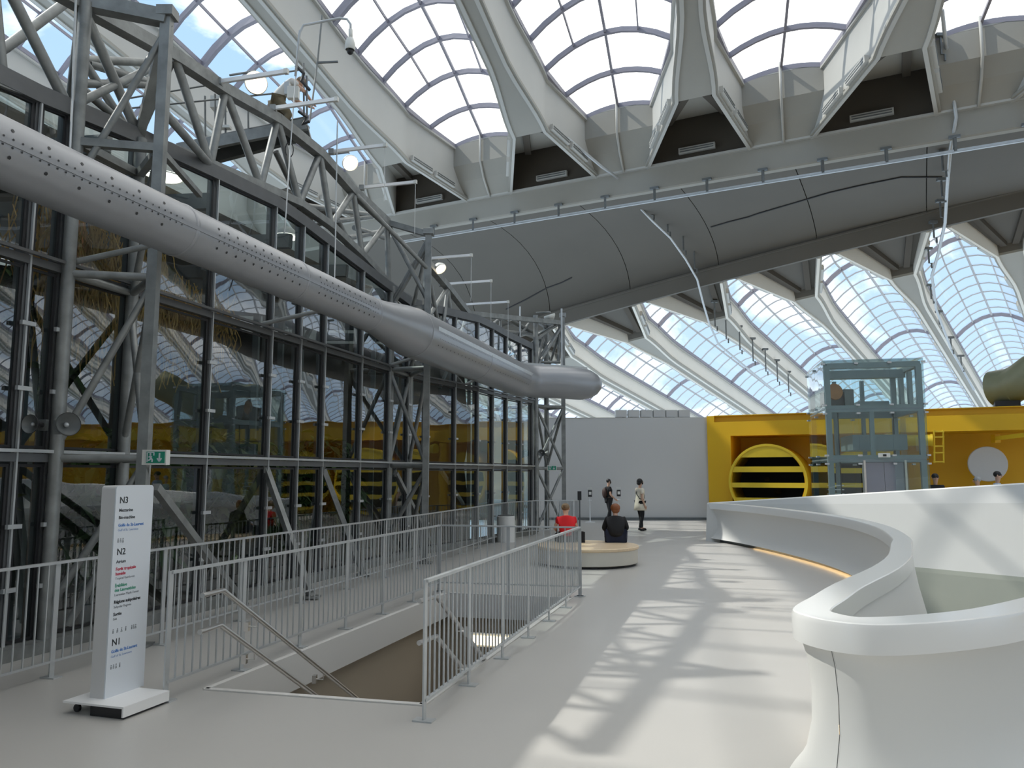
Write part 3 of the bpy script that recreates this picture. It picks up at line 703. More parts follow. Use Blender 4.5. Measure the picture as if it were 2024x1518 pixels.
def leafcloud(name, label, c, rad, n, size, m_, stem=True, grp=None, hang=False):
    t = thing(name, label, 'plant', (c[0], c[1], -.6), grp)
    mb = MB(); rnd = random.Random(int(c[0] * 100 + c[1] * 37))
    for _ in range(n):
        while True:
            q = V((rnd.uniform(-1, 1), rnd.uniform(-1, 1), rnd.uniform(-1, 1)))
            if q.length < 1: break
        p = V(c) + V((q.x * rad[0], q.y * rad[1], q.z * rad[2]))
        d_ = V((rnd.uniform(-1, 1), rnd.uniform(-1, 1), rnd.uniform(-.9, .3))).normalized(); l_ = size * rnd.uniform(.6, 1.4)
        s_ = d_.cross(V((0, 0, 1))).normalized() * l_ * .22; m1 = p + d_ * l_ * .5 + V((0, 0, l_ * .08)); e = p + d_ * l_ - V((0, 0, l_ * .2))
        mb.add([p, m1 + s_, e, m1 - s_], [(0, 1, 2, 3)])
    add('foliage', mb, m_, t, kind='stuff')
    if stem:
        base = V((c[0], c[1], -.7)); top = V(c) + V((0, 0, rad[2] * .3))
        add('trunk', MB().path([base, base.lerp(top, .35) + V((.12, .05, 0)), base.lerp(top, .7) - V((.08, .1, 0)), top], [.14, .11, .09, .05], 8), M['bark'], t, smooth=True)
        for k_ in range(5):
            a_ = k_ * 1.3; s0 = base.lerp(top, .5 + .1 * k_)
            add('branch', MB().path([s0, s0 + V((math.cos(a_) * rad[0] * .4, math.sin(a_) * rad[1] * .4, rad[2] * .25)), s0 + V((math.cos(a_) * rad[0] * .8, math.sin(a_) * rad[1] * .8, rad[2] * .35))], [.05, .035, .015], 5), M['bark'], t, smooth=True)
    return t
plants = [(5.4, 2.5, -1.3, .9, 1.3, 'leaf', 'dark green bush low behind the glass at the far left'), (7.4, 4.6, -1.6, .8, 1.2, 'leaf', 'leafy crown behind the glass above the horn speakers'),
 (8.6, 1.4, -1.5, .8, 1.1, 'leaf2', 'olive undergrowth behind the lower glass left of the sign'), (10.2, 3.9, -2.0, 1.0, .9, 'leaf', 'small tree with a bent trunk behind the glass above the sign'),
 (11.4, 1.5, -1.4, 1.1, 1.2, 'leaf', 'dark shrub behind the lower glass right of the sign'), (13.2, 1.7, -1.6, 1.2, 1.2, 'leaf2', 'olive shrub behind the lower glass past the exit sign'),
 (15.4, 1.4, -1.8, 1.1, 1.2, 'leaf', 'dark shrub behind the lower glass in the middle of the wall'), (18.0, 1.6, -2.0, 1.2, 1.3, 'leaf', 'dark shrub behind the glass by the second steel mast'), (12.8, 4.9, -2.6, 1.0, .7, 'leaf2', 'pale foliage high behind the upper panes')]
for Y, z, o_, rx, rz_, mm, lb in plants:
    c = W_(Y, z, o_); leafcloud('rainforest_plant', lb, c, (rx * .8, rx, rz_), 900, .34, M[mm])
def vines(label, Y0, Y1, z1, z0, o_, n, grp=None):
    t = thing('hanging_roots', label, 'roots', W_((Y0 + Y1) / 2, z1, o_), grp); mb = MB(); rnd = random.Random(int(Y0 * 10))
    for _ in range(n):
        Y = rnd.uniform(Y0, Y1); p = W_(Y, z1 + rnd.uniform(-.1, .4), o_ + rnd.uniform(-.35, .35)); L2 = (z1 - z0) * rnd.uniform(.35, 1.1); pts = [p]
        for j in range(5): pts.append(pts[-1] + V((rnd.uniform(-.09, .09), rnd.uniform(-.12, .12), -L2 / 5)))
        mb.path(pts, .010, 3, False)
    add('strands', mb, M['roots'], t, kind='stuff'); return t
vines('golden aerial roots hanging behind the glass under the left end of the duct', 9.0, 11.2, 5.0, 3.2, -.9, 330)
vines('brownish roots hanging behind the middle panes below the duct', 11.4, 13.0, 4.6, 3.4, -1.1, 220)
vines('roots hanging behind the glass left of the first steel mast', 7.0, 8.6, 4.9, 3.4, -1.1, 140)
c = W_(10.4, 4.2, -1.8)
tag(add('orange_bark_trunk', MB().path([c + V((0, 0, 1.4)), c + V((.1, .1, .6)), c + V((-.1, .2, -.4)), c + V((.1, 0, -1.2))], [.28, .22, .16, .1], 8), mat('orange_bark', (.35, .12, .03), .8, var=.3, scale=3, bump=.3), smooth=True), 'orange-brown trunk behind the glass below the left part of the duct', 'tree')
for px, py, Yp, lb in ((325, 352, 12.6, 'large glowing dome lamp inside the enclosure behind the first mast'), (566, 470, 17.6, 'small glowing dome lamp inside the enclosure behind the duct')):
    c = atY(px, py, Yp); t = thing('dome_lamp', lb, 'lamp', c)
    add('reflector', MB().lathe([(.04, .26), (.12, .24), (.24, .13), (.3, .0)], c, (0, 0, 1), 24), M['steel'], t, smooth=True)
    add('glowing_lens', MB().lathe([(.0, -.02), (.28, .01), (.29, .03)], c, (0, 0, 1), 24), M['lampin'], t)
    add('cord', MB().tube(c + V((0, 0, .24)), V((c.x, c.y, 6.9)), .012, 5), M['black'], t)
# ================================================================== STEEL MASTS AND ROOF TRUSS IN FRONT OF THE GLASS
def member(nm, p, q, r, par, kind='tube', m_='steel', n=10):
    if kind == 'tube': return add(nm, MB().tube(p, q, r, n), M[m_], par, smooth=True, auto=40)
    return add(nm, MB().beam(p, q, r * 2, r * 2), M[m_], par)
def lattice(label, a, b, c, za, zb, zc, r, levels, dg):
    t = thing('lattice_mast', label, 'steel mast', (c.x, c.y, 0))
    for p, z in ((a, za), (b, zb)): member('leg', V((p.x, p.y, .05)), V((p.x, p.y, z)), r, t)
    member('leg', V((c.x, c.y, .02)), V((c.x, c.y, zc)), r * .78, t, 'beam')
    add('foot_plate', MB().box((c.x, c.y, .015), (.32, .32, .03)), M['steel'], t)
    for z in levels:
        for p, q in ((a, c), (b, c), (a, b)): member('strut', V((p.x, p.y, z)), V((q.x, q.y, z)), r * .62, t, 'beam' if z > 5.4 else 'tube')
    for p, z0, q, z1 in dg: member('diagonal', V((p.x, p.y, z0)), V((q.x, q.y, z1)), r * .55, t)
    add('joint_plate', MB().box((c.x, c.y, zc), (r * 2.6, r * 2.6, .12)), M['steel'], t)
    return t
a1, b1, c1 = V((-5.05, 8.72, 0)), V((-4.80, 9.72, 0)), V((-4.16, 8.9, 0))
lattice('tall near galvanised lattice mast beside the duct, left of the white sign', a1, b1, c1, 7.45, 6.2, 7.42, .075, (2.07, 4.16, 5.72),
        [(a1, 2.2, c1, 4.1), (b1, 1.2, c1, 2.0), (c1, 5.7, b1, 4.9), (a1, 5.2, c1, 7.2), (b1, 4.1, c1, 5.6), (b1, 2.3, c1, 4.0), (a1, .4, c1, 2.0), (c1, 2.2, b1, 3.9)])
m1 = D.objects['lattice_mast']
member('diagonal', atL(90, 1232) + NW * .3, V((c1.x, c1.y, 1.6)), .045, m1); member('diagonal', V((c1.x + .1, c1.y + .1, 1.75)), V((-3.75, 11.3, .05)), .045, m1, 'beam')
member('diagonal', V((c1.x, c1.y, 5.7)), atL(383, 387) + NW * .1, .035, m1, 'beam'); 
a2, b2, c2 = V((-2.72, 17.35, 0)), V((-2.42, 18.4, 0)), V((-1.86, 17.0, 0))
lattice('middle galvanised lattice mast rising behind the swelling of the duct', a2, b2, c2, 6.1, 6.1, 7.25, .085, (2.07, 4.2, 5.55),
        [(a2, 4.15, c2, 2.1), (b2, 2.1, c2, 4.1), (b2, 4.3, c2, 5.5), (a2, .5, c2, 2.0), (c2, 4.3, a2, 5.9), (b2, 5.6, c2, 7.1), (a2, 5.6, c2, 7.0), (b2, .1, c2, 2.0), (a2, 2.1, b2, 4.2)])
a3, b3, c3 = V((.78, 25.5, 0)), V((1.18, 26.8, 0)), V((1.72, 26.2, 0))
lattice('far galvanised lattice mast at the rounded end of the duct', a3, b3, c3, 7.1, 7.1, 7.25, .085, (2.07, 4.1, 5.3, 6.95),
        [(a3, 2.1, c3, 4.1), (c3, 2.1, a3, 4.1), (a3, .1, c3, 2.1), (c3, .1, a3, 2.1), (b3, 2.1, c3, 4.1), (a3, 5.3, c3, 6.9), (b3, 5.3, c3, 6.9), (a3, 4.1, b3, 2.1), (b3, 6.9, a3, 5.4)])
m3 = D.objects['lattice_mast.002']
# leaning props at the foot of the glass
for i, (x0, y0, x1, y1) in enumerate(((525, 925, 615, 1180), (640, 928, 718, 1135), (782, 935, 858, 1085), (872, 930, 935, 1025))):
    top = atL(x0, y0); foot = atz(x1, y1, .03)
    t = thing('leaning_prop', 'slanting steel prop between the floor and the first rail of the glass wall', 'prop', foot, 'slanting props along the glass wall')
    tag(t, ['slanting steel prop nearest to the white sign among those right of it', 'slanting steel prop second from the white sign', 'slanting steel prop beside the middle lattice mast', 'slanting steel prop farthest along the glass wall'][i])
    member('bar', top, foot, .045, t, 'beam'); add('foot_plate', MB().box(foot, (.25, .25, .03)), M['steel'], t)
    add('top_plate', MB().box(top, (.04, .16, .16)), M['steel'], t)

tr = thing('roof_truss', 'long galvanised W-braced truss arching above the glass wall between the masts', 'truss', atL(160, 10))
off_b = NW * .12
def TP(x, y, o=0.0): p = atL(x, y); return p + NW * o
TN = [(-215, -205), (-20, -95), (160, 8), (345, 112), (445, 178), (548, 236), (632, 303), (698, 378), (765, 440)]
BN_ = [(-110, 118), (5, 165), (135, 213), (275, 270), (415, 326), (515, 368), (592, 402), (654, 446), (716, 505), (768, 562), (830, 607)]
tp = [TP(*p) for p in TN]; bp_ = [TP(*p) for p in BN_]
for i in range(len(tp) - 1): add('top_chord', MB().beam(tp[i], tp[i + 1], .17, .17, NW), M['steel'], tr)
for i in range(len(bp_) - 1): add('bottom_chord', MB().beam(bp_[i], bp_[i + 1], .13, .15, NW), M['steel'], tr)
for i, (a, b) in enumerate(((1, 2), (2, 3), (3, 4), (4, 4), (4, 5), (5, 5), (5, 6), (6, 6), (6, 7), (7, 7), (7, 8), (8, 8), (8, 9), (0, 1), (1, 1))):
    member('web_bar', tp[a], bp_[b], .062, tr)
member('web_bar', tp[3], bp_[2], .05, tr); member('web_bar', V((c1.x, c1.y, 7.3)), bp_[3] , .055, tr, 'beam'); member('web_bar', V((c1.x, c1.y, 7.25)), bp_[3] + V((.1, .3, 0)), .05, tr)
member('web_bar', V((c1.x, c1.y, 7.35)), V((tp[2].x, tp[2].y, 7.5)), .085, tr, 'beam')
member('web_bar', V((c1.x, c1.y, 6.2)), bp_[4] + V((.0, .0, 0)), .055, tr)
member('web_bar', V((c2.x, c2.y, 7.2)), tp[8], .06, tr, 'beam'); member('web_bar', tp[8], V((c2.x, c2.y, 5.7)), .055, tr)
member('web_bar', V((c2.x, c2.y, 7.1)), V((a2.x, a2.y, 5.7)), .05, tr); member('web_bar', tp[7], V((c2.x, c2.y, 6.4)), .05, tr)
# rear lower plane of the space frame, over the enclosure
for (x0, y0, x1, y1) in ((165, 118, 305, 124), (160, 165, 300, 167), (175, 125, 300, 165), (165, 120, 245, 245), (150, 165, 250, 250), (10, 95, 130, 5), (-20, 115, 60, 60), (590, 405, 735, 425), (640, 440, 735, 428), (600, 415, 545, 300), (700, 450, 760, 470), (665, 430, 690, 480), (690, 470, 765, 455)):
    p = TP(x0, y0, 0) ; q = TP(x1, y1, 0); s_ = 1.0
    def back(p_, k_): return V((0, 0, HC)) + (p_ - V((0, 0, HC))) * k_
    member('rear_bar', back(p, 1.13), back(q, 1.13), .06, tr)
for j in range(2, 9): member('cross_bar', tp[j], back(bp_[min(j, 9)], 1.10), .045, tr)

tr2 = thing('roof_truss', 'second, lower truss span running from the middle mast to the far mast above the duct', 'truss', V((c2.x, c2.y, 7)))
def T2(x, y, Y): return atY(x, y, Y)
t2 = [T2(843, 518, 18.2), T2(885, 568, 20.2), T2(924, 618, 22.3), T2(962, 650, 23.8), T2(990, 690, 24.6)]
b2_ = [T2(838, 640, 18.2), T2(872, 672, 19.6), T2(900, 700, 20.8), T2(940, 730, 22.3), T2(965, 748, 23.4)]
for i in range(4): add('top_chord', MB().beam(t2[i], t2[i + 1], .16, .16, NW), M['steel'], tr2)
for i in range(4): add('bottom_chord', MB().beam(b2_[i], b2_[i + 1], .12, .12, NW), M['steel'], tr2)
for a, b in ((0, 0), (0, 1), (1, 1), (1, 2), (2, 2), (2, 3), (3, 3), (1, 0), (2, 1), (3, 2)): member('web_bar', t2[a], b2_[b], .055, tr2)
n1, n2_, n3 = T2(990, 628, 24.6), T2(1106, 638, 26.2), T2(930, 620, 22.6)
k1, k2_, k3, k4 = T2(985, 715, 24.6), T2(1104, 716, 26.2), T2(962, 650, 23.8), T2(1062, 662, 26.6)
add('top_chord', MB().beam(n3, n2_, .16, .14), M['steel'], tr2)
for p, q in ((n1, k1), (n1, k3), (n1, k4), (n2_, k2_), (n2_, T2(1005, 712, 25)), (T2(975, 665, 24.2), T2(1045, 716, 26.4)), (k3, k4), (k4, T2(1090, 716, 27)), (k4, n2_), (T2(1060, 716, 26), T2(1106, 650, 26.2)), (T2(1065, 665, 26.8), T2(1068, 716, 26.8)), (T2(905, 655, 22.6), T2(960, 648, 24)), (T2(890, 650, 21.5), T2(1060, 660, 26.4)), (T2(1000, 715, 25), T2(1106, 716, 26.2)), (T2(1010, 632, 25), T2(1075, 668, 26.6)), (k1, T2(1045, 640, 25.8))):
    member('web_bar', p, q, .05, tr2)
# platform edge by the far mast, on top of the duct end
t = thing('duct_walkway', 'narrow galvanised walkway frame lying above the rounded end of the duct', 'walkway', T2(1080, 730, 25.5))
for dy in (0, 6): add('rail_bar', MB().beam(T2(1000, 716 + dy, 24.2), T2(1160, 728 + dy, 25), .07, .07), M['rail'], t)
add('edge_beam', MB().beam(T2(985, 724, 24.6), T2(1152, 734, 25.6), .12, .14), M['steel'], t)
for x in (1028, 1110): member('post', T2(x, 610 if x > 1100 else 606, 25.2), T2(x, 722, 25.2), .03, t, 'tube', 'rail')
add('deck', MB().slab([[T2(990, 722, 24.8), T2(1150, 732, 25.4)], [T2(1000, 719, 27), T2(1150, 727, 27.4)]], (0, 0, -.08)), M['steel_dark'], t)

# ================================================================== THE DUCT
du = thing('ventilation_duct', 'huge grey ventilation duct hung along the glass wall, rows of small holes along its side', 'duct', V((-4.6, 6.2, 4.5)))
DX = lambda Y: -6.02 + .28 * Y
def duct_z(Y): return 4.56
Ys = [-2, 2.0, 5.0, 7.6, 9.5, 11.5, 13.2, 14.0, 14.6, 15.2, 15.9, 16.6, 18, 19.5, 21.0, 22.2]
def DR(Y):
    if Y < 12.9: return .29
    if Y > 14.7: return .47
    return .29 + .18 * sm((Y - 12.9) / 1.8)
P = []; R_ = []
yy = -2.0
while yy < 22.21:
    P.append(V((DX(yy), yy, duct_z(yy)))); R_.append(DR(yy)); yy += .45
def seg(nm, i0, i1): 
    return add(nm, MB().path(P[i0:i1 + 1], R_[i0:i1 + 1], 40), M['duct'], du, smooth=True, auto=50)
i_a = min(range(len(P)), key=lambda i: abs(P[i].y - 8.35)); i_b = min(range(len(P)), key=lambda i: abs(P[i].y - 10.6)); i_c = min(range(len(P)), key=lambda i: abs(P[i].y - 12.9)); i_d = min(range(len(P)), key=lambda i: abs(P[i].y - 14.7)); i_e = min(range(len(P)), key=lambda i: abs(P[i].y - 18.4))
cuts_ = [0, i_a, i_b, i_c, i_d, i_e, len(P) - 1]
for k_, (a, b) in enumerate(zip(cuts_, cuts_[1:])): seg('reducer' if k_ == 3 else 'duct_section', a, b)
for i in cuts_[1:-1]:
    ax = V((.28, 1, 0)).normalized(); add('joint_ring', MB().lathe([(R_[i] + .001, -.03), (R_[i] + .008, -.02), (R_[i] + .008, .02), (R_[i] + .001, .03)], P[i], ax, 40), M['duct'], du, smooth=True)
pe = P[-1]; ex_ = [pe, pe + V((.22, .55, 0)), pe + V((.6, .85, 0)), pe + V((1.1, .95, 0)), V((2.05, 23.35, 4.56)), V((2.35, 23.42, 4.56)), V((2.55, 23.45, 4.56)), V((2.66, 23.47, 4.56)), V((2.70, 23.48, 4.56))]
add('end_section', MB().path(ex_, [.47, .47, .47, .47, .47, .42, .30, .16, .02], 40), M['duct'], du, smooth=True, auto=60)
# perforations and the two fine rows of slots on the visible side
hol = MB(); side = V((.9627, -.2696, 0))
def surf(Y, ang, dr=.002):
    r = DR(Y) + dr + .002; return V((DX(Y), Y, duct_z(Y))) + (side * math.cos(ang) + V((0, 0, 1)) * math.sin(ang)) * r
def disc(mb, Y, ang, rr):
    c_ = surf(Y, ang); t1 = V((.28, 1, 0)).normalized(); t2_ = (surf(Y, ang + .05) - c_).normalized(); n = 6
    mb.add([c_ + (t1 * math.cos(2 * math.pi * k / n) + t2_ * math.sin(2 * math.pi * k / n)) * rr for k in range(n)], [tuple(range(n))])
for y0, y1, st_ in ((-1, 8.1, .34), (8.7, 10.4, .17), (10.9, 12.7, .17), (15.0, 18.2, .22), (18.6, 22.0, .22)):
    y = y0
    while y < y1: disc(hol, y, .32, .017); disc(hol, y, -.47, .017); y += st_
    y = y0
    while y < y1: disc(hol, y, .05, .010); disc(hol, y, -.19, .010); y += .085
add('perforations', hol, M['gasket'], du, kind='stuff')
add('side_strip', MB().sweep([surf(y, -.07, .004) for y in [-2 + .6 * i for i in range(25)]], .04, .006, lambda i: (0, 0, 1)), M['duct'], du)
add('side_strip', MB().sweep([surf(y, .21, .004) for y in [14.9 + .6 * i for i in range(13)]], .085, .006, lambda i: (0, 0, 1)), M['rail'], du)
for Y in (6.2, 8.8, 12.5, 17.3, 21.0):
    add('hanger_strap', MB().path([V((DX(Y), Y, 4.56)) + (side * math.cos(q) + V((0, 0, 1)) * math.sin(q)) * (DR(Y) + .006) for q in [math.pi * (.55 + .09 * j) for j in range(6)]] , .012, 5), M['steel'], du)
    member('hanger_arm', V((DX(Y), Y, 4.56 + DR(Y) * .2)) - side * DR(Y), W_(Y, 4.3, .05), .035, du)
# thin cables
cb = thing('service_cable', 'pair of thin cables dropping from the truss to the top of the duct', 'cable', atY(570, 400, 12.2))
for pts in ([(592, 60, 12.6), (577, 250, 12.6), (564, 440, 12.2), (562, 462, 12.2)], [(667, 240, 13.2), (664, 420, 13.2), (661, 560, 12.8)], [(150, 0, 8.2), (143, 200, 8.2), (138, 300, 8.1)]):
    add('cable', MB().path([atY(*p) for p in pts], .012 if pts[0][0] != 150 else .014, 5), M['rail'], cb)

# ---- white light bars on brackets off the truss
bars = [((432, 162), 580, 126), ((540, 214), 675, 189), ((655, 300), 767, 287), ((715, 371), 825, 362), ((822, 513), 932, 507), ((872, 562), 970, 553), ((918, 602), 1003, 596)]
barlab = ['topmost and nearest white light bar, just above the big flood lamp', 'white light bar passing in front of the worker platform', 'white light bar third from the top of the truss', 'white light bar just before the middle mast', 'white light bar just past the middle mast', 'white light bar second past the middle mast', 'last white light bar before the far end of the truss']
for i, ((x0, y0), x1, y1) in enumerate(bars):
    Yb = [11.2, 12.6, 14.6, 15.9, 18.4, 20.4, 22.2][i]
    p = atY(x0, y0, Yb); q0 = p + NW * 1.35
    # find the end so that the bar is level and square to the glass
    t = thing('light_bar', barlab[i], 'light fixture', p, 'light bars along the truss')
    L_ = (x1 - x0) / F_PX * Yb / .93; q = p + NW * L_; q.z = p.z
    add('housing', MB().beam(p, q, .05, .06), M['strip'], t); add('clip', MB().box(p, (.1, .1, .1)), M['steel'], t)
    add('end_cap', MB().box(q, (.06, .06, .075), -.27), M['offwhite'], t)
    if i > 1: add('pull_cord', MB().tube(q - V((0, 0, .03)), q - V((0, 0, 1.1)), .006, 4), M['rail'], t)
# ---- flood lamps
def flood(c, aim, r, label, lit=True):
    c = V(c); ax = V(aim).normalized(); t = thing('flood_lamp', label, 'lamp', c)
    add('housing', MB().lathe([(0, -r * .95), (r * .55, -r * .8), (r * .92, -r * .25), (r, 0), (r * .93, .03), (r * .9, .0)], c, ax, 20), M['offwhite'], t, smooth=True, auto=50)
    add('lens', MB().lathe([(0, .0), (r * .5, .02), (r * .88, 0.0)], c, ax, 20), M['lamp'] if lit else M['strip'], t)
    add('bracket', MB().path([c - ax * r * .5 + V((0, 0, r)), c - ax * r * .5 + V((0, 0, 1.15 * r)), c - ax * r * .5 - NW * .5 + V((0, 0, 1.15 * r))], .02, 6), M['steel'], t)
    return t
flood(atY(506, 164, 12.4), (.45, -.85, -.35), .19, 'brightest glowing flood lamp on the truss beside the worker')
flood(atY(692, 322, 15.4), (.45, -.6, -.6), .17, 'glowing flood lamp on the truss above the third light bar')
flood(atY(870, 531, 18.8), (.5, -.4, -.75), .16, 'glowing flood lamp just past the middle mast')
flood(atY(1086, 624, 26), (-.3, -.2, .9), .20, 'unlit silver flood lamp on top of the far mast', False)
# ---- camera dome on its bent pole
cp = thing('security_camera', 'white dome security camera on a bent pole above the worker platform', 'camera', atY(692, 90, 12.6))
add('pole', MB().path([atY(584, 150, 12.6), atY(592, 66, 12.6), atY(600, 50, 12.6), atY(640, 42, 12.6), atY(672, 36, 12.6), atY(686, 38, 12.6), atY(693, 48, 12.6), atY(693, 66, 12.6)], .022, 8), M['rail'], cp, smooth=True)
add('mount', MB().path([atY(693, 58, 12.6), atY(693, 78, 12.6)], .035, 10), M['offwhite'], cp, smooth=True)
sh_ = add('shell', MB().lathe([(.02, .17), (.06, .14), (.085, .05), (.09, -.03), (.075, -.06)], atY(692, 92, 12.6), (0, 0, 1), 20), M['offwhite'], cp, smooth=True)
add('dome', MB().ball(atY(692, 102, 12.6), .055, 14, 8), M['black'], sh_, smooth=True)
pl_ = thing('antenna_pole', 'thin vertical pole with a short side arm rising beside the worker', 'pole', atY(617, 200, 12.9))
add('pole', MB().path([atY(637, 30, 12.9), atY(628, 120, 12.9), atY(620, 180, 12.9), atY(612, 240, 12.9)], .016, 6), M['steel'], pl_)
add('side_arm', MB().beam(atY(628, 124, 12.9), atY(668, 122, 12.9), .03, .03), M['steel_dark'], pl_)
# ---- horn speakers
def horn(c, aim, r, label, c2=None):
    c = V(c); ax = V(aim).normalized(); t = thing('horn_speaker', label, 'loudspeaker', c)
    hn = add('horn', MB().lathe([(r, 0), (r * 1.02, -.01), (r * .6, -r * .8), (r * .3, -r * 1.5), (r * .28, -r * 2.2), (0, -r * 2.3)], c, ax, 24), M['steel'] if c2 is None else M[c2], t, smooth=True, auto=50)
    add('throat', MB().lathe([(r * .98, -.01), (r * .5, -r * .75), (r * .22, -r * .9)], c, -ax, 24) if False else MB().lathe([(r * .97, -.005), (r * .5, -r * .6), (0, -r * .7)], c, ax, 24), M['steel_dark'], t, smooth=True)
    add('driver', MB().ball(c - ax * r * .5, r * .22, 10, 6), M['rail'], hn, smooth=True)
    add('bracket', MB().box(c - ax * r * 2.0, (r * .8, r * .5, r * 1.2)), M['steel_dark'], t)
    return t
horn(atY(136, 838, 8.3), (.75, -.62, .1), .125, 'grey horn speaker on the near mast pointing towards the path')
horn(atY(58, 838, 8.2), (-.15, -.98, 0), .10, 'black horn speaker on the near mast facing the viewer', 'black')
horn(atY(1084, 897, 25.4), (1, -.1, 0), .12, 'grey horn speaker on the far mast pointing right')
horn(atY(1070, 895, 25.3), (-.2, -1, -.1), .11, 'dark horn speaker on the far mast facing the viewer', 'steel_dark')
# ---- exit signs
def exit_sign(c, u_, w_, h_, label, flip=1):
    c = V(c); u_ = V(u_).normalized(); up = V((0, 0, 1)); n = u_.cross(up).normalized()
    if n.y > 0: n = -n
    t = thing('exit_sign', label, 'sign', c)
    add('case', MB().beam(c - u_ * w_ / 2 - n * .03, c + u_ * w_ / 2 - n * .03, .09, h_), M['offwhite'], t)
    f = n * .02
    add('green_panel', MB().hexa([c - u_ * w_ * .44 + up * -h_ * .38 + f * .6, c + u_ * w_ * .44 + up * -h_ * .38 + f * .6, c + u_ * w_ * .44 + up * h_ * .38 + f * .6, c - u_ * w_ * .44 + up * h_ * .38 + f * .6], [c - u_ * w_ * .44 + up * -h_ * .38 + f, c + u_ * w_ * .44 + up * -h_ * .38 + f, c + u_ * w_ * .44 + up * h_ * .38 + f, c - u_ * w_ * .44 + up * h_ * .38 + f]), M['green'], t)
    Pp = lambda x, y, e=.0: c + u_ * x * w_ * flip + up * y * h_ + f * 1.3 + n * e
    ic = MB()
    def st(x0, y0, x1, y1, r): ic.beam(Pp(x0, y0), Pp(x1, y1), .006, r, n.cross(V((0, 0, 1))) if abs(x1 - x0) < .001 else n.cross(Pp(x1, y1) - Pp(x0, y0)))
    # running figure in a doorway
    r = h_ * .09
    st(-.24, .12, -.20, -.08, r * 1.3); st(-.20, -.08, -.13, -.16, r); st(-.13, -.16, -.15, -.30, r); st(-.21, -.08, -.27, -.18, r); st(-.27, -.18, -.34, -.2, r); st(-.24, .1, -.16, .02, r * .8); st(-.24, .1, -.31, .0, r * .8)
    st(-.38, .32, -.06, .32, r * .7); st(-.07, .32, -.07, .12, r * .7); st(-.38, .32, -.38, -.32, r * .5)
    hd = MB().lathe([(0, .003), (h_ * .065, .003), (h_ * .065, 0)], Pp(-.23, .21), n, 12)
    ic.add(hd.v, hd.f)
    st(.20, .28, .20, -.24, r); st(.20, -.26, .10, -.06, r); st(.20, -.26, .30, -.06, r)
    add('pictogram', ic, M['signwhite'], t)
    return t
exit_sign(atY(309, 904, 8.66), (1, -.05, 0), .235, .165, 'green and white exit sign with a running figure and arrow above the white sign')
e_ = D.objects['exit_sign']
add('side_box', MB().box(atY(290, 904, 8.72), (.05, .12, .165)), M['offwhite'], e_)
exit_sign(atY(1091, 925, 25.1), (1, 0, 0), .30, .17, 'small green exit sign on the far lattice mast')
cdt = thing('service_conduit', 'thin conduit running down the near mast from the exit sign', 'conduit', atY(300, 950, 8.85)); add('conduit', MB().tube(atY(297, 915, 8.86), atz(268, 1235, .05) , .012, 6), M['rail'], cdt)

# ================================================================== WORKER PLATFORM ON THE TRUSS
pf = thing('maintenance_gangway', 'steel maintenance gangway with guard rails crossing behind the truss', 'walkway', atY(480, 290, 13.6))
g0, g1 = atY(352, 296, 13.2), atY(605, 246, 13.6)
def G(x, y, Y): return atY(x, y, Y)
add('side_beam', MB().beam(g0, g1, .1, .2), M['steel'], pf); add('side_beam', MB().beam(G(420, 312, 14.0), G(612, 262, 14.0), .12, .22), M['steel_dark'], pf)
add('deck', MB().slab([[g0, g1], [G(372, 300, 14.6), G(612, 255, 14.6)]], (0, 0, .04)), M['steel_dark'], pf)
for y in (0, 28, 50): add('guard_rail', MB().tube(G(250, 240 - y * .9, 12.9) if y else G(352, 284, 13.2), G(600, 232 - y * 1.9, 13.6), .016, 6), M['steel_dark'], pf)
for x, yt, yb in ((405, 190, 288), (425, 186, 284), (445, 182, 280), (490, 196, 272), (600, 125, 240), (606, 150, 240)): add('guard_post', MB().tube(G(x, yt, 13.4), G(x + 1, yb, 13.4), .018, 6), M['steel_dark'], pf)
add('toolbox', MB().box(G(433, 205, 13.6), (.25, .2, .22)).box(G(445, 252, 13.4), (.2, .12, .05)), M['offwhite'], pf)
add('coiled_cable', MB().path([G(575 + 8 * math.sin(q) - 3, 296 + 15 * math.cos(q), 13) for q in [i * .5 for i in range(12)]], .009, 5), M['black'], pf)
jb = thing('junction_box', 'off-white junction box with cables in front of the worker', 'box', G(577, 185, 12.7))
add('case', MB().box(G(580, 184, 12.7), (.19, .1, .21)), M['offwhite'], jb); add('side_case', MB().box(G(568, 176, 12.75), (.08, .1, .22)), M['rail'], jb)
add('wiring', MB().path([G(585, 130, 12.7), G(600, 145, 12.7), G(596, 160, 12.7), G(612, 178, 12.7)], .03, 6).path([G(590, 220, 12.7), G(606, 232, 12.7), G(598, 246, 12.7), G(612, 240, 12.7)], .025, 6), M['black'], jb)

